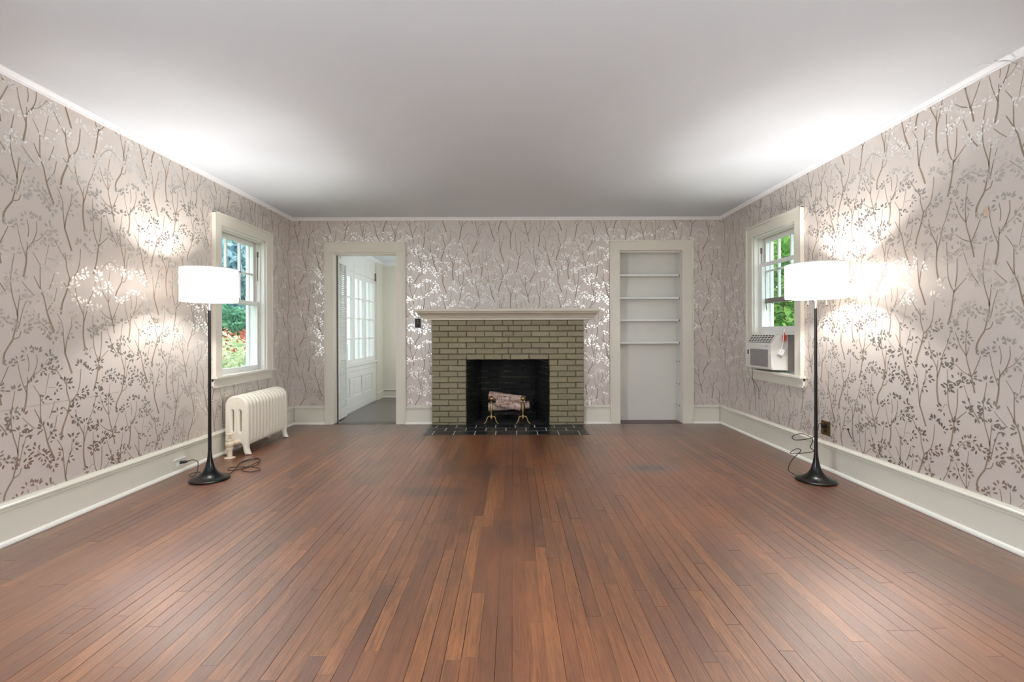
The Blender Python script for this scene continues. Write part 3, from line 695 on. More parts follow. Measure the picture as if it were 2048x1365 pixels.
B().box(FIRE[0]-0.02, FIRE[1]+0.02, FY+0.005, by+0.02, -0.012, 0.003).obj('firebox_floor', simple('ash_floor', srgb(66, 66, 68), 0.6, var=0.35, scale=10), fp)
# hearth
he = B().box(HX0+0.002, HX1-0.002, HY+0.004, FY+0.02, -0.013, 0.0030).obj('hearth', 'grout'); tag(he, 'low hearth of black slate tiles with pale joints before the fireplace', 'hearth')
for (ya, yb, first, pitch) in ((HY, 5.222, -0.866-0.227, 0.227), (5.228, 5.382, -0.757-0.45, 0.2262), (5.388, FY+0.01, -0.880-0.23, 0.2275)):
    xx = first
    while xx < HX1:
        a, b = max(xx, HX0), min(xx+pitch, HX1)
        if b-a > 0.015: B().chbox((a+0.0045, ya+0.001, -0.010), (b-0.0045, yb-0.001, 0.004), 0.0004).obj('slate_tile', 'slate', he, fix=False)
        xx += pitch

# ------------------------------------------------------------------ andirons, grate, logs
def andiron(x, y, label):
    t = thing('andiron', (x, y, 0.003), label, 'andiron', 'brass andirons in the firebox')
    P = lambda dx, dy, dz: (x+dx, y+dy, 0.003+dz)
    p = [(0.0001, 0.075), (0.012, 0.078), (0.015, 0.09), (0.012, 0.10), (0.009, 0.105), (0.011, 0.125), (0.016, 0.15), (0.016, 0.19), (0.012, 0.225), (0.010, 0.24), (0.008, 0.255), (0.014, 0.262), (0.009, 0.268), (0.009, 0.276), (0.0001, 0.277)]
    B().lathe(p, 16, (x, y, 0.003)).obj('post', 'brass', t, smooth=50)
    B().sphere(P(0, 0, 0.304), 0.030, 20, 12).obj('ball_finial', 'brass', t, smooth=180)
    for s in (-1, 1):
        B().tube(bez([P(0, 0, 0.088), P(s*0.035, -0.01, 0.090), P(s*0.055, -0.015, 0.05), P(s*0.062, -0.018, 0.030), P(s*0.085, -0.022, 0.004)], 5), [0.009]*8+[0.007]*13, 8).obj('foot', 'brass', t, smooth=180)
    B().tube([P(0, 0.0, 0.085), P(0, 0.30, 0.085), P(0, 0.31, 0.0)], 0.008, 8).obj('log_bar', 'iron', t)
    B().sphere(P(0, -0.012, 0.072), 0.013, 10, 8, (1, 0.6, 1.3)).obj('shield_drop', 'brass', t, smooth=180)
andiron(-0.256, 5.62, 'brass ball-top andiron at the left end of the logs')
andiron(0.122, 5.62, 'brass ball-top andiron at the right end of the logs')
gr = thing('fire_grate', (-0.07, 5.74, 0.003), 'low black iron fire grate under the birch logs', 'grate')
for yy in (5.665, 5.74, 5.82): B().tube([(-0.235, yy, 0.112), (0.10, yy, 0.112)], 0.006, 8).obj('bar', 'iron', gr)
for xx in (-0.21, 0.075): B().tube([(xx, 5.66, 0.0), (xx, 5.665, 0.103), (xx, 5.90, 0.103), (xx, 5.90, 0.0)], 0.007, 8).obj('leg', 'iron', gr)
def log(p0, p1, r0, r1, label, seed):
    t = thing('birch_log', p0, label, 'log', 'birch logs in the firebox'); r = random.Random(seed)
    p0, p1 = Vector(p0), Vector(p1); n = 9; pts = [p0.lerp(p1, k/n) + Vector((0, r.uniform(-1, 1), r.uniform(-1, 1)))*0.0025 for k in range(n+1)]
    o = B().tube([(0, 0, 0)]+[(1, 0, 0)], 1, 4)
    b = B().tube(pts, [(r0+(r1-r0)*k/n)*r.uniform(0.96, 1.05) for k in range(n+1)], 18)
    b.f = b.f[:-2]; b.obj('bark', 'birch', t, smooth=60)
    for q, d, rr in ((p0, (p0-p1).normalized(), r0), (p1, (p1-p0).normalized(), r1)):
        e = B().lathe([(0.0001, 0.002), (rr*0.5, 0.002), (rr*0.98, 0)], 18).obj('cut_end', 'logend', t); e.matrix_basis = Matrix.Translation(q) @ d.to_track_quat('Z', 'Y').to_matrix().to_4x4(); attach(e, t)
    k = B().sphere(p0.lerp(p1, 0.45)+Vector((0, -r0*0.9, r0*0.3)), 0.012, 8, 6, (1.6, 0.5, 0.5)).obj('knot', 'iron', t)
log((-0.295, 5.80, 0.320), (0.150, 5.77, 0.268), 0.056, 0.050, 'topmost pinkish birch log tilted down to the right', 1)
log((-0.200, 5.72, 0.243), (0.102, 5.70, 0.192), 0.044, 0.050, 'pale middle birch log lying between the brass andirons', 2)
log((-0.300, 5.81, 0.178), (0.205, 5.82, 0.200), 0.055, 0.045, 'lowest birch log behind, resting on the grate', 3)

# ------------------------------------------------------------------ radiator
ra = thing('radiator', (-2.48, 4.59, 0), 'cream cast-iron column radiator under the left window', 'radiator')
def section_mesh(end):
    cu_ = bpy.data.curves.new('sec', 'CURVE'); cu_.dimensions = '2D'; cu_.fill_mode = 'BOTH'; cu_.extrude = 0.006; cu_.bevel_depth = 0.020; cu_.bevel_resolution = 3
    Wd = 0.212; i = 0.020
    def sp(pts):
        s = cu_.splines.new('POLY'); s.points.add(len(pts)-1)
        for p, q in zip(s.points, pts): p.co = (q[0], q[1], 0, 1)
        s.use_cyclic_u = True
    x0, x1, zt = i, Wd-i, 0.535-i; o = []
    R = 0.075
    for k in range(9): a = PI-PI/2*k/8; o.append((x0+R+R*math.cos(a), zt-R+R*math.sin(a)*1.0))
    for k in range(9): a = PI/2-PI/2*k/8; o.append((x1-R+R*math.cos(a), zt-R+R*math.sin(a)))
    if end:
        lg = [(0, 0.16), (-0.002, 0.11), (-0.005, 0.065), (0.004, 0.03), (0.008, i+0.001), (0.001, i), (-0.006, 0.032), (-0.012, 0.07), (-0.022, 0.105), (-0.045, 0.122)]
        o += [(x1+a, z) for a, z in lg]+[(x0-a, z) for a, z in lg[::-1]]
    else: 
        for k in range(6): a = -PI/2*k/5; o.append((x1-0.045+0.045*math.cos(a), 0.135+0.045*math.sin(a)))
        for k in range(6): a = -PI/2-PI/2*k/5; o.append((x0+0.045+0.045*math.cos(a), 0.135+0.045*math.sin(a)))
    sp(o)
    for cx in (0.072, 0.140):
        q = []; h = 0.0265
        for k in range(9): a = PI-PI*k/8; q.append((cx+h*math.cos(a), 0.395+h*math.sin(a)))
        for k in range(9): a = -PI*k/8; q.append((cx+h*math.cos(a), 0.215+h*math.sin(a)))
        sp(q[::-1])
    ob = bpy.data.objects.new('tmp', cu_); C.objects.link(ob); dg = bpy.context.evaluated_depsgraph_get()
    me = bpy.data.meshes.new_from_object(ob.evaluated_get(dg)); bpy.data.objects.remove(ob); bpy.data.curves.remove(cu_)
    me.name = 'radiator_section'; me.materials.clear(); me.materials.append(M['radiator']); me.shade_smooth()
    try: me.set_sharp_from_angle(angle=math.radians(50))
    except Exception: pass
    return me
me_e, me_m = section_mesh(True), section_mesh(False)
NS = 13; Y0, Y1 = 4.248, 4.945
for k in range(NS):
    y = Y0+(Y1-Y0)*k/(NS-1)
    o = bpy.data.objects.new('radiator_section', me_e if k in (0, NS-1) else me_m); C.objects.link(o)
    o.matrix_basis = Matrix.Translation((-2.592, y, 0)) @ Matrix.Rotation(PI/2, 4, 'X'); attach(o, ra)
# valve at the near end
vx, vy = -2.492, 4.138
vb = B().lathe([(0.034, 0), (0.034, 0.004), (0.020, 0.009), (0.016, 0.010), (0.016, 0.075), (0.022, 0.077), (0.022, 0.092), (0.017, 0.094), (0.019, 0.100), (0.027, 0.112), (0.028, 0.128), (0.022, 0.142), (0.015, 0.146), (0.018, 0.150), (0.018, 0.158), (0.010, 0.162), (0.010, 0.172), (0.013, 0.176), (0.005, 0.182), (0.005, 0.208), (0.0001, 0.209)], 20, (vx, vy, 0)); vb.v = [(vx+(p[0]-vx)*1.3, vy+(p[1]-vy)*1.3, p[2]) for p in vb.v]
val = vb.obj('valve', 'radiator_fit', ra, smooth=40)
B().lathe([(0.0001, 0), (0.030, 0), (0.033, 0.004), (0.030, 0.010), (0.008, 0.013), (0.0001, 0.013)], 20, (vx, vy, 0.205)).obj('handwheel', 'radiator_fit', val, smooth=40)
B().tube([(vx, vy, 0.125), (vx+0.02, vy+0.05, 0.125), (vx+0.03, Y0+0.0, 0.125)], [0.016, 0.020, 0.022], 12).obj('union', 'radiator_fit', val, smooth=60)
B().lathe([(0.0001, 0), (0.018, 0), (0.020, 0.006), (0.0001, 0.012)], 6).obj('plug_nut', 'radiator_fit', ra).matrix_basis = Matrix.Translation((-2.47, Y0-0.028, 0.47)) @ Matrix.Rotation(PI/2, 4, 'X') @ Matrix.Scale(0.4, 4)

# ------------------------------------------------------------------ floor lamps
def floor_lamp(x, y, r, zb, zt, chains, label, rot=0.0):
    t = thing('floor_lamp', (x, y, 0), label, 'lamp', 'white drum-shade floor lamps')
    base = [(0.0001, 0.0), (0.130, 0.0), (0.1345, 0.004), (0.1345, 0.010), (0.130, 0.014), (0.112, 0.018), (0.090, 0.026), (0.070, 0.038), (0.054, 0.054), (0.042, 0.072), (0.032, 0.094), (0.025, 0.120), (0.019, 0.150), (0.0145, 0.185), (0.012, 0.22)]
    B().lathe(base, 48, (x, y, 0.0005)).obj('base', 'black', t, smooth=45)
    B().lathe([(0.012, 0.22), (0.0105, 0.60), (0.0098, 1.27), (0.0001, 1.27)], 20, (x, y, 0)).obj('pole', 'black', t, smooth=60)
    B().lathe([(0.0085, 1.27), (0.0085, zb+0.06), (0.02, zb+0.065), (0.02, zb+0.075), (0.0001, zb+0.076)], 16, (x, y, 0)).obj('neck', 'steel', t, smooth=45)
    sh = B().lathe([(r, zb), (r, (zb+zt)/2), (r, zt)], 64, (x, y, 0)).obj('lamp_shade', 'shade', t, smooth=40)
    for z in (zb, zt-0.006): B().lathe([(r+0.0006, z), (r+0.0006, z+0.006), (r-0.0026, z+0.006), (r-0.0026, z), (r+0.0006, z)], 64, (x, y, 0)).obj('rim', 'white', sh, smooth=40)
    sp = B()
    for k in range(3):
        a = rot+k*2*PI/3; sp.tube([(x, y, zt-0.02), (x+math.cos(a)*(r-0.002), y+math.sin(a)*(r-0.002), zt-0.005)], 0.0018, 6)
    sp.tube([(x, y, zb+0.07), (x, y, zt-0.018)], 0.004, 6); sp.obj('spider', 'steel', sh)
    for s in (-1, 1):
        bx_, by_, bz = x+s*0.055, y, zb+0.115
        B().tube([(x, y, zb+0.07), (bx_, by_, bz-0.028)], [0.008, 0.013], 10).obj('socket', 'white', t)
        B().sphere((bx_, by_, bz), 0.030, 14, 9).obj('bulb', 'bulb', t, smooth=180)
        pl = bpy.data.lights.new('bulb_light', 'POINT'); pl.energy = LAMP_WATTS; pl.shadow_soft_size = 0.026; pl.color = (1.0, 0.968, 0.938)
        po = bpy.data.objects.new('bulb_light', pl); C.objects.link(po); po.location = (bx_, by_, bz); attach(po, t)
    if chains:
        for dx in chains:
            c = B().tube([(x+dx, y-0.03, zb+0.07), (x+dx, y-0.03, zb-0.045)], 0.0022, 6); c.obj('pull_chain', 'tag', t)
            B().sphere((x+dx, y-0.03, zb-0.052), 0.006, 8, 6).obj('chain_knob', 'blackplastic', t)
    return t
lamp1 = floor_lamp(-2.276, 3.53, 0.188, 1.335, 1.583, None, 'black trumpet-base floor lamp by the left window and radiator')
lamp2 = floor_lamp(2.232, 3.46, 0.198, 1.343, 1.595, (-0.075, 0.062), 'black trumpet-base floor lamp with two pull chains near the air conditioner', 0.4)
# cords and plugs
c1 = bez([(-2.276-0.10, 3.60, 0.006), (-2.42, 3.64, 0.005), (-2.47, 3.70, 0.006), (-2.49, 3.62, 0.012), (-2.44, 3.58, 0.008), (-2.46, 3.66, 0.02), (-2.50, 3.73, 0.075), (-2.56, 3.76, 0.085), (-2.60, 3.735, 0.078), (-2.625, 3.715, 0.078)], 8)
B().tube(c1, 0.0028, 6).obj('cord', 'cord', lamp1, smooth=180)
B().tube([(-2.585, 3.742, 0.080), (-2.605, 3.729, 0.078), (-2.632, 3.712, 0.078)], [0.005, 0.012, 0.013], 10).obj('plug', 'blackplastic', lamp1, smooth=60)
c2 = bez([(-2.20, 3.64, 0.006), (-2.22, 3.74, 0.006), (-2.30, 3.98, 0.006), (-2.24, 4.06, 0.010), (-2.15, 4.00, 0.014), (-2.17, 3.83, 0.008), (-2.24, 3.72, 0.010), (-2.28, 3.80, 0.012), (-2.12, 3.80, 0.016), (-2.02, 3.76, 0.008), (-2.06, 3.70, 0.006), (-2.16, 3.74, 0.010), (-2.11, 3.88, 0.016), (-2.20, 4.05, 0.020), (-2.28, 3.92, 0.014)], 8)
B().tube(c2, 0.0028, 6).obj('coiled_cord', 'cord', lamp1, smooth=180)
c3 = bez([(2.14, 3.56, 0.012), (2.11, 3.60, 0.04), (2.15, 3.62, 0.11), (2.205, 3.60, 0.185), (2.17, 3.60, 0.20), (2.13, 3.60, 0.165), (2.225, 3.49, 0.205), (2.21, 3.49, 0.235), (2.215, 3.50, 0.24), (2.225, 3.49, 0.30), (2.19, 3.56, 0.325), (2.13, 3.58, 0.30), (2.15, 3.57, 0.275), (2.222, 3.49, 0.31), (2.27, 3.50, 0.36), (2.38, 3.65, 0.385), (2.478, 3.755, 0.345)], 8)
B().tube(c3, 0.0028, 6).obj('cord', 'cord', lamp2, smooth=180)
B().box(2.478, 2.502, 3.745, 3.785, 0.325, 0.352).obj('plug', 'blackplastic', lamp2, bev=0.004)

# ------------------------------------------------------------------ plates and outlets
sw = thing('switch_plate', (-1.137, YB, 1.157), 'black light switch plate left of the mantel', 'switch')
B().box(-1.172, -1.103, YB-0.006, YB-0.0008, 1.157, 1.265).obj('plate', 'blackplastic', sw, bev=0.002)
for z in (1.243, 1.215, 1.190):
    k = B().lathe([(0.0001, 0), (0.006, 0), (0.005, 0.003), (0.0001, 0.0035)], 12).obj('button', 'brass' if z > 1.2 else 'black', sw, smooth=60); k.matrix_basis = Matrix.Translation((-1.137, YB-0.006, z)) @ Matrix.Rotation(PI/2, 4, 'X'); attach(k, sw)
ot = thing('wall_outlet', (XR, 3.765, 0.27), 'antique brass outlet plate behind the right floor lamp', 'outlet')
B().box(XR-0.007, XR-0.0008, 3.712, 3.818, 0.268, 0.382).obj('plate', 'brassplate', ot, bev=0.002)
for z in (0.302, 0.348): B().box(XR-0.010, XR-0.006, 3.748, 3.782, z-0.013, z+0.013).obj('socket', 'blackplastic', ot, bev=0.002)
ol = thing('baseboard_outlet', (XL+0.018, 3.70, 0.035), 'painted outlet set sideways in the left baseboard', 'outlet')
B().box(XL+0.0185, XL+0.024, 3.645, 3.765, 0.036, 0.108).obj('plate', 'trim', ol, bev=0.002)
for yy in (3.68, 3.73): 
    B().box(XL+0.023, XL+0.026, yy-0.015, yy+0.015, 0.056, 0.088).obj('socket', 'white', ol, bev=0.003)
B().box(XL+0.0185, XL+0.030, 3.640, 3.770, 0.108, 0.112).obj('plate_ledge', 'white', ol)
nl = B().sphere((XR-0.006, 3.51, 0.368), 0.007, 10, 7); nl.tube(bez([(XR-0.004, 3.51, 0.362), (XR-0.008, 3.49, 0.33), (XR-0.004, 3.47, 0.305)], 4), 0.0022, 6)
tag(nl.obj('wire_stub', 'blackplastic', smooth=60), 'small black wire stub poking from the right wall above the baseboard', 'wire')
hk = B().tube(bez([(XR-0.004, 2.345, 2.435), (XR-0.03, 2.35, 2.452), (XR-0.055, 2.37, 2.462), (XR-0.060, 2.385, 2.474)], 4), 0.0022, 6)
hk.tube(bez([(XR-0.055, 2.37, 2.462), (XR-0.075, 2.40, 2.466), (XR-0.09, 2.44, 2.4775)], 4), 0.0018, 6)
tag(hk.obj('ceiling_hook', 'steel', smooth=60), 'small bent wire hook where right wall meets ceiling', 'hook')

# ------------------------------------------------------------------ air conditioner
ac = thing('air_conditioner', (2.50, 4.62, 0.716), 'white window air conditioner under the raised right sash', 'air conditioner')
ya, yb = 4.392, 4.857; xf = 2.413
zb_, zt_ = 0.738, 1.068
B().prism([(xf+0.012, zb_), (2.86, zb_-0.006), (2.86, zt_-0.004), (2.483, zt_), (xf+0.014, 0.985)], 1, ya+0.004, yb-0.004).obj('body', 'acwhite', ac, bev=0.004)
B().prism([(xf+0.016, zb_+0.002), (xf+0.004, zb_+0.03), (xf, zb_+0.15), (xf+0.002, 0.94), (xf+0.016, 0.99), (xf+0.045, 1.035), (2.500, zt_+0.002), (2.560, zt_+0.002), (2.560, zb_)], 1, ya-0.003, ya+0.012).obj('side_panel', 'acwhite', ac, bev=0.003)
B().prism([(xf+0.016, zb_), (xf+0.006, zb_+0.012), (xf+0.002, zb_+0.15), (xf+0.003, 0.975), (xf+0.016, 0.990), (xf+0.03, 0.985), (xf+0.03, zb_)], 1, ya+0.012, yb+0.002).obj('front_panel', 'acwhite', ac, bev=0.003)
B().box(xf-0.002, xf+0.012, ya+0.045, yb-0.084, 0.762, 0.930).obj('intake_grille', 'acgrey', ac, bev=0.004)
for k in range(26):
    z = 0.767+k*0.0062; B().box(xf-0.0035, xf, ya+0.048, yb-0.087, z, z+0.0018).obj('slat', 'acgrey', ac)
cp = B().box(xf-0.002, xf+0.010, yb-0.074, yb-0.010, 0.765, 0.93).obj('control_panel', 'acwhite', ac, bev=0.003)
B().box(xf-0.004, xf, yb-0.062, yb-0.034, 0.872, 0.918).obj('display', 'led', cp, bev=0.002)
for k in range(4): B().box(xf-0.004, xf, yb-0.056, yb-0.038, 0.776+k*0.022, 0.786+k*0.022).obj('button', 'acgrey', cp, bev=0.001)
B().lathe([(0.0001, 0), (0.005, 0), (0.004, 0.003), (0.0001, 0.003)], 10).obj('badge', 'led', ac).matrix_basis = Matrix.Translation((xf-0.001, ya+0.07, 0.962)) @ Matrix.Rotation(-PI/2, 4, 'Y')
# slanted outlet with louvers
sx0, sz0, sx1, sz1 = xf+0.014, 0.990, 2.480, zt_
def slant(t, n): return (sx0+(sx1-sx0)*t - n*0.74, sz0+(sz1-sz0)*t + n*0.67)
ov = B().prism([slant(0.04, 0.001), slant(0.96, 0.001), slant(0.96, 0.0035), slant(0.04, 0.0035)], 1, ya+0.03, yb-0.012).obj('air_outlet', 'dark', ac)
for k in range(5):
    t = 0.06+k*0.21; B().prism([slant(t, 0.003), slant(t+0.05, 0.003), slant(t+0.05, 0.009), slant(t, 0.009)], 1, ya+0.03, yb-0.012).obj('louver', 'acwhite', ov)
for k in range(9):
    y = ya+0.03+(yb-ya-0.042)*k/8; B().prism([slant(0.05, 0.003), slant(0.96, 0.003), slant(0.96, 0.0075), slant(0.05, 0.0075)], 1, y-0.0025, y+0.0025).obj('louver', 'acwhite', ov)
af = B()
for k in range(11):
    y0, y1 = 4.170+k*0.0203, 4.170+(k+1)*0.0203; d = 0.006 if k % 2 else -0.006
    af.add([(2.578-d, y0, 0.728), (2.578+d, y1, 0.728), (2.578+d, y1, 1.092), (2.578-d, y0, 1.092), (2.584-d, y0, 0.728), (2.584+d, y1, 0.728), (2.584+d, y1, 1.092), (2.584-d, y0, 1.092)], [(0,1,2,3),(7,6,5,4),(3,2,6,7),(0,4,5,1)])
af.obj('accordion_panel', 'accordion', ac)
B().box(2.566, 2.596, 4.165, 4.868, zt_+0.002, 1.094).box(2.562, 2.592, 4.16, 4.172, 0.728, 1.094).obj('mounting_rail', 'acwhite', ac, bev=0.002)
B().box(2.548, 2.566, 4.70, 4.76, zt_+0.003, 1.092).obj('foam_block', 'tag', ac, bev=0.003)
for yy, z1, ln in ((4.875, 0.80, 0.36), (4.78, 0.745, 0.33)):
    B().tube(bez([(xf+0.02, yy-0.03 if yy > 4.8 else yy, z1), (XR-0.068, yy, z1-0.06), (XR-0.064, yy+0.004, z1-0.13), (XR-0.012, yy, z1-0.22), (XR-0.006, yy, z1-ln)], 5), 0.0028, 6).obj('drain_cord', 'accordion', ac, smooth=180)
tg = thing('hanging_tag', (2.45, 4.385, 0.98), 'white folded tag on a red clip hanging beside the air conditioner', 'tag')
def acs(px, py, dx): # point on the near flank plane seen at pixel
    Y = 4.385-dx; return ((px-1025)*Y/940, Y, 1.1-(py-665)*Y/940)
B().tube([acs(1568.5, 667, .02), acs(1567, 676, .02), acs(1566, 686, .02)], [0.006, 0.013, 0.008], 8).obj('clip', 'red', tg, smooth=60)
B().tube([acs(1572, 672, .02), acs(1571, 684, .03)], [0.007, 0.006], 8).obj('clip', 'red', tg)
B().tube(bez([acs(1569, 660, .02), acs(1567, 672, .03), acs(1566, 688, .035), acs(1563, 700, .035)], 4), 0.004, 6).obj('string', 'tag', tg)
q = [acs(1559, 699, .04), acs(1569, 702, .05), acs(1565, 713, .045), acs(1555, 710, .035)]
q2 = [acs(1561, 701, .035), acs(1570, 706, .03), acs(1562, 712, .03), acs(1557, 706, .03)]
tb = B(); tb.add(q, [(0, 1, 2, 3)]); tb.add([(p[0]+0.004, p[1], p[2]) for p in q], [(0, 1, 2, 3)]); tb.add(q2, [(0, 1, 2, 3)]); tb.obj('tag_card', 'tag', tg, fix=False)

# ------------------------------------------------------------------ sunroom
SXL, SYB, SXR, SH = -2.24, 8.0, -0.80, 2.29
f2 = B().box(-2.6, -0.7, YB+0.15, SYB+0.1, -0.06, -0.014).obj('floor', 'void'); struct(f2, 'glossy floor of the sunroom beyond the doorway', 'floor')
sb = B(); y = YB+0.15; rr = random.Random(2)
while y < SYB:
    xa = -2.5
    while xa < -0.8:
        xb = xa+rr.uniform(0.5, 1.3); sb.chbox((xa+0.0005, y+0.0005, -0.012), (min(xb, -0.75), y+BW-0.0005, 0.0), 0.0006, 2, 1, rr.random()*0.5+0.1); xa = xb
    y += BW
sb.obj('sunroom_floor_boards', 'sunfloor', f2, fix=False)['kind'] = 'stuff'
S3 = lambda u, d, v: (SXL-d, u, v)
SASH = [(5.60, 6.10), (6.11, 6.61), (6.62, 7.12), (7.13, 7.61)]
sw_ = wall_panel(S3, YB+0.15, SYB+0.15, -0.05, SH+0.1, 0.12, [(5.85, 7.615, 0.66, 1.945)]).obj('wall_window_side', 'white'); struct(sw_, 'white panelled window wall of the sunroom', 'wall')
sb2 = B().box(-2.5, -0.7, SYB, SYB+0.12, -0.05, SH+0.1).obj('wall_far', 'sunwall'); struct(sb2, 'pale end wall of the sunroom', 'wall')
struct(B().box(SXR, SXR+0.1, YB+0.5, SYB+0.1, -0.05, SH+0.1).box(SXR, SXR+0.1, YB+0.15, YB+0.5, -0.05, SH+0.1).obj('wall_inner', 'sunwall'), 'inner side wall of the sunroom', 'wall')
struct(B().box(-2.5, -0.7, YB+0.15, SYB+0.12, SH, SH+0.1).obj('ceiling', 'ceiling'), 'bluish white sunroom ceiling', 'ceiling')
struct(B().prism([(SXL, SH), (SXL, 2.235), (SXL+0.012, 2.235), (SXL+0.05, SH-0.01), (SXL+0.05, SH)], 1, YB+0.15, SYB).obj('trim_4', 'crown'), 'crown moulding over the sunroom windows', 'moulding')
struct(B().prism([(SYB, SH), (SYB, 2.235), (SYB-0.012, 2.235), (SYB-0.05, SH-0.01), (SYB-0.05, SH)], 0, SXL, SXR).obj('trim_5', 'crown'), 'crown moulding on the sunroom end wall', 'moulding')
# pier beyond the windows
struct(B().box(SXL, SXL+0.03, 7.66, SYB, 0, SH).obj('trim_6', 'sunwall'), 'plain pier between sunroom windows and end wall', 'wall')
baseb('baseboard_far', 0, -1, SYB, SXL, SXR, 'low baseboard on the sunroom end wall').scale = (1, 1, 0.62)
bpl = B().prism([(SXL+0.03, 0), (SXL+0.048, 0), (SXL+0.048, 0.115), (SXL+0.03, 0.13)], 1, 7.66, SYB).obj('baseboard_pier', 'sunwall'); struct(bpl, 'short baseboard below the sunroom pier', 'baseboard')
pn = empty('window_3', (SXL, 6.7, 0)); struct(pn, 'row of casement windows above white panelling in the sunroom', 'window')
def sx(b, ua, ub, xa, xb, va, vb): return b.box(SXL+xa, SXL+xb, ua, ub, va, vb)
sx(B(), 5.83, 7.66, 0.0, 0.045, 0.63, 0.655).obj('window_sill', 'white', pn, bev=0.003)
sx(B(), 5.83, 7.64, 0.0, 0.022, 0.56, 0.63).obj('apron', 'white', pn, bev=0.003)
sx(B(), 5.83, 7.66, 0.0, 0.016, 0.0, 0.10).obj('base_rail', 'white', pn, bev=0.003)
pf = B(); sx(pf, 5.83, 7.66, 0, 0.012, 0.10, 0.205); sx(pf, 5.83, 7.66, 0, 0.012, 0.465, 0.56)
for ua, ub in ((5.83, 5.93), (6.45, 6.60), (6.96, 7.10), (7.46, 7.66)): sx(pf, ua, ub, 0, 0.012, 0.2, 0.47)
pf.obj('panel_frame', 'white', pn, bev=0.004)
for k, (ua, ub) in enumerate(((5.93, 6.45), (6.60, 6.96), (7.10, 7.46))):
    sx(B(), ua+0.03, ub-0.03, 0.0, 0.005, 0.235, 0.435).obj('panel', 'white', pn, bev=0.003)
for k, (ua, ub) in enumerate(SASH):
    ua = max(ua, 5.86); d0 = -0.03
    if k: 
        hd = sx(B(), ua, ub, 0.0, 0.012, 1.955, 2.105).obj('header_panel', 'white', pn, bev=0.003)
    cs_ = B(); sx(cs_, ua, ua+0.05, d0, 0.008, 0.665, 1.945); sx(cs_, ub-0.05, ub, d0, 0.008, 0.665, 1.945); sx(cs_, ua+0.05, ub-0.05, d0, 0.008, 1.88, 1.945); sx(cs_, ua+0.05, ub-0.05, d0, 0.008, 0.665, 0.725)
    so = cs_.obj('casement', 'white', pn, bev=0.003)
    for q_ in range(1, 4): z = 0.725+(1.88-0.725)*q_/4; sx(B(), ua+0.05, ub-0.05, d0+0.006, 0.003, z-0.009, z+0.009).obj('muntin', 'white', so)
    um = (ua+ub)/2; sx(B(), um-0.009, um+0.009, d0+0.006, 0.003, 0.725, 1.88).obj('muntin', 'white', so)
    for q_ in range(4):
        za, zc = 0.725+(1.88-0.725)*q_/4, 0.725+(1.88-0.725)*(q_+1)/4
        for (a_, b_) in ((ua+0.05, um), (um, ub-0.05)): sx(B(), a_, b_, -0.016, -0.013, za, zc).obj('pane', 'glass', so)
B().tube([(SXL+0.012, 6.14, 0.73), (SXL+0.035, 6.15, 0.77), (SXL+0.02, 6.15, 0.80)], 0.006, 8).obj('window_latch', 'blackplastic', pn)
B().box(SXL+0.013, SXL+0.03, 7.60, 7.63, 1.93, 2.06).obj('window_bolt', 'accordion', pn, bev=0.002)
# sheer curtains hanging outside the casements' upper part
for k, (ua, ub) in enumerate(SASH):
    ua = max(ua, 5.90); b = B(); n = 40; xs_ = SXL-0.085
    for i in range(n+1):
        u = ua+0.02+(ub-ua-0.04)*i/n; d = 0.012*math.sin(i*1.7)+0.004*math.sin(i*4.1)
        b.v += [(xs_+d, u, 0.70), (xs_+d*0.7, u, 1.92)]
    b.f = [(2*i, 2*i+2, 2*i+3, 2*i+1) for i in range(n)]
    tag(b.obj('sheer_curtain', 'sheer', smooth=180, fix=False), ('sheer white curtain behind the louvered door', 'sheer white curtain in the nearest fully seen sunroom casement', 'sheer white curtain in the middle sunroom casement', 'sheer white curtain in the farthest sunroom casement')[k], 'curtain', 'sheer sunroom curtains')

# ------------------------------------------------------------------ outdoors
gd = B().box(-60, 60, -20, 80, -0.85, -0.8).obj('lawn', 'lawn'); tag(gd, 'green lawn outside the windows', 'lawn'); gd['kind'] = 'structure'
def bush(name, c, rad, n, mat, size, label, cat, group=None, seed=0, zmin=-0.8, shape='ball'):
    r = np.random.RandomState(seed); t = thing(name, (c[0], c[1], zmin), label, cat, group)
    d = r.normal(size=(n, 3)); d /= np.linalg.norm(d, axis=1)[:, None]
    lump = 1+0.16*np.sin(d[:, 0]*5+seed)+0.14*np.sin(d[:, 1]*6+seed*2)+0.12*np.sin(d[:, 2]*7+seed)
    rr_ = (r.uniform(0.55, 1.0, n)**0.6)*lump
    p = d*rr_[:, None]*np.array(rad)+np.array(c)
    p = p[p[:, 2] > zmin+0.02]; n = len(p)
    a = r.normal(size=(n, 3)); a /= np.linalg.norm(a, axis=1)[:, None]
    b_ = r.normal(size=(n, 3)); b_ -= a*(a*b_).sum(1)[:, None]; b_ /= np.linalg.norm(b_, axis=1)[:, None]
    s = size*r.uniform(0.6, 1.3, n)[:, None]
    V = np.stack([p-a*s, p+b_*s*0.45, p+a*s, p-b_*s*0.45], 1).reshape(-1, 3)
    b = B(); b.v = [tuple(x) for x in V.tolist()]; b.f = [(4*i, 4*i+1, 4*i+2, 4*i+3) for i in range(n)]; b.r = list(np.repeat(r.uniform(0, 1, n), 4).tolist())
    fo = b.obj('foliage', mat, t, fix=False); fo['kind'] = 'stuff'
    B().tube([(c[0], c[1], zmin), (c[0]+0.05*rad[0], c[1], c[2]-rad[2]*0.2), (c[0], c[1], c[2]+rad[2]*0.3)], [0.06*rad[0]+0.02, 0.04*rad[0]+0.015, 0.02], 8).obj('trunk', 'bark', t)
    return t
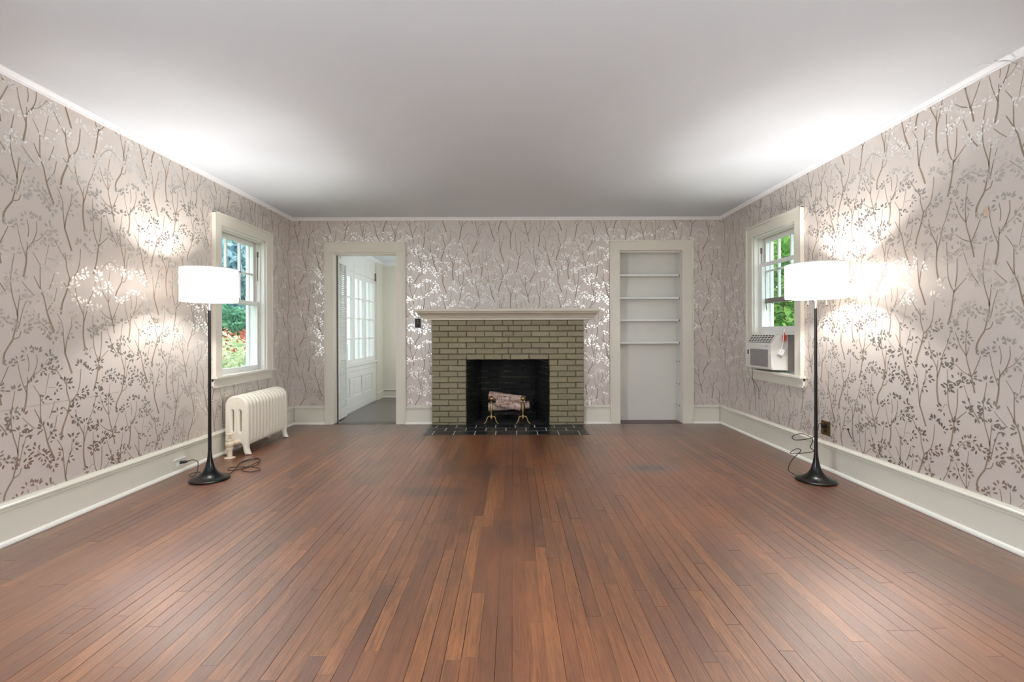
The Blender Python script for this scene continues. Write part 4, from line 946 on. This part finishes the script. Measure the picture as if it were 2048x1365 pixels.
# left side: pale garden plants, reddish flowering plants, dark hedge, hazy trees
for i, (x, y, rz) in enumerate(((-4.5, 7.2, 1.22), (-4.9, 8.75, 1.2), (-5.6, 10.3, 1.18))):
    bush('garden_shrub', (x, y, -0.52), (0.75, 0.60, rz), 5200, 'leaf_pale', 0.06, ('pale green shrub just outside the left window, nearest one', 'pale green shrub outside the left window, middle one', 'pale green shrub outside the left window, farthest one')[i], 'shrub', 'pale shrubs outside the left window', seed=i+1)
for i, (x, y) in enumerate(((-7.0, 12.0), (-7.6, 13.8), (-8.5, 15.6))):
    bush('flowering_shrub', (x, y, 0.12), (0.8, 0.7, 1.2), 3400, 'leaf_red', 0.05, ('rust-red flowering shrub outside the left window, nearest', 'rust-red flowering shrub outside the left window, middle', 'rust-red flowering shrub outside the left window, farthest')[i], 'shrub', 'rust-red shrubs outside the left window', seed=i+11)
for i, (x, y) in enumerate(((-10.9, 18.6), (-12.0, 21.9), (-13.6, 25.2))):
    bush('hedge_tree', (x, y, 0.3), (1.8, 1.2, 1.55), 6000, 'leaf_dark', 0.13, ('dark green round hedge tree beyond the red shrubs, nearest', 'dark green round hedge tree beyond the red shrubs, middle', 'dark green round hedge tree beyond the red shrubs, farthest')[i], 'tree', 'hedge trees on the left', seed=i+21)
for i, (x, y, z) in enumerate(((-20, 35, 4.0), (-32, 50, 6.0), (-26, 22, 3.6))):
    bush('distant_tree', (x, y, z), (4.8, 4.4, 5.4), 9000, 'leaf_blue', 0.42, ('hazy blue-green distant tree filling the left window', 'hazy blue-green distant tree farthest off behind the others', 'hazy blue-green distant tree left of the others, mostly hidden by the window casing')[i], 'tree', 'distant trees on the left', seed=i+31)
cb = B().tube([(-16.5, 14, 1.65), (-16.2, 22, 1.95), (-15.2, 28.5, 2.2)], 0.035, 6)
tag(cb.obj('overhead_cable', 'white'), 'white overhead cable crossing the view in the left window', 'cable')
# right side: dense sunlit green trees close to the house
for i, (x, y, z, rx, ry, rz) in enumerate(((6.7, 11.6, 1.3, 1.5, 1.25, 2.4), (8.7, 15.6, 1.9, 1.9, 1.5, 3.2), (4.8, 8.6, -0.2, 0.9, 0.8, 1.15), (11.6, 20.5, 2.6, 2.6, 2.0, 4.2))):
    bush('leafy_tree', (x, y, z), (rx, ry, rz), 9000, 'leaf_green', 0.10, ('bright green tree nearest to the right window', 'tall green tree behind the nearest one on the right', 'low green bush at the foot of the right window', 'tallest green tree farthest off on the right')[i], 'tree', 'green trees outside the right window', seed=i+41)
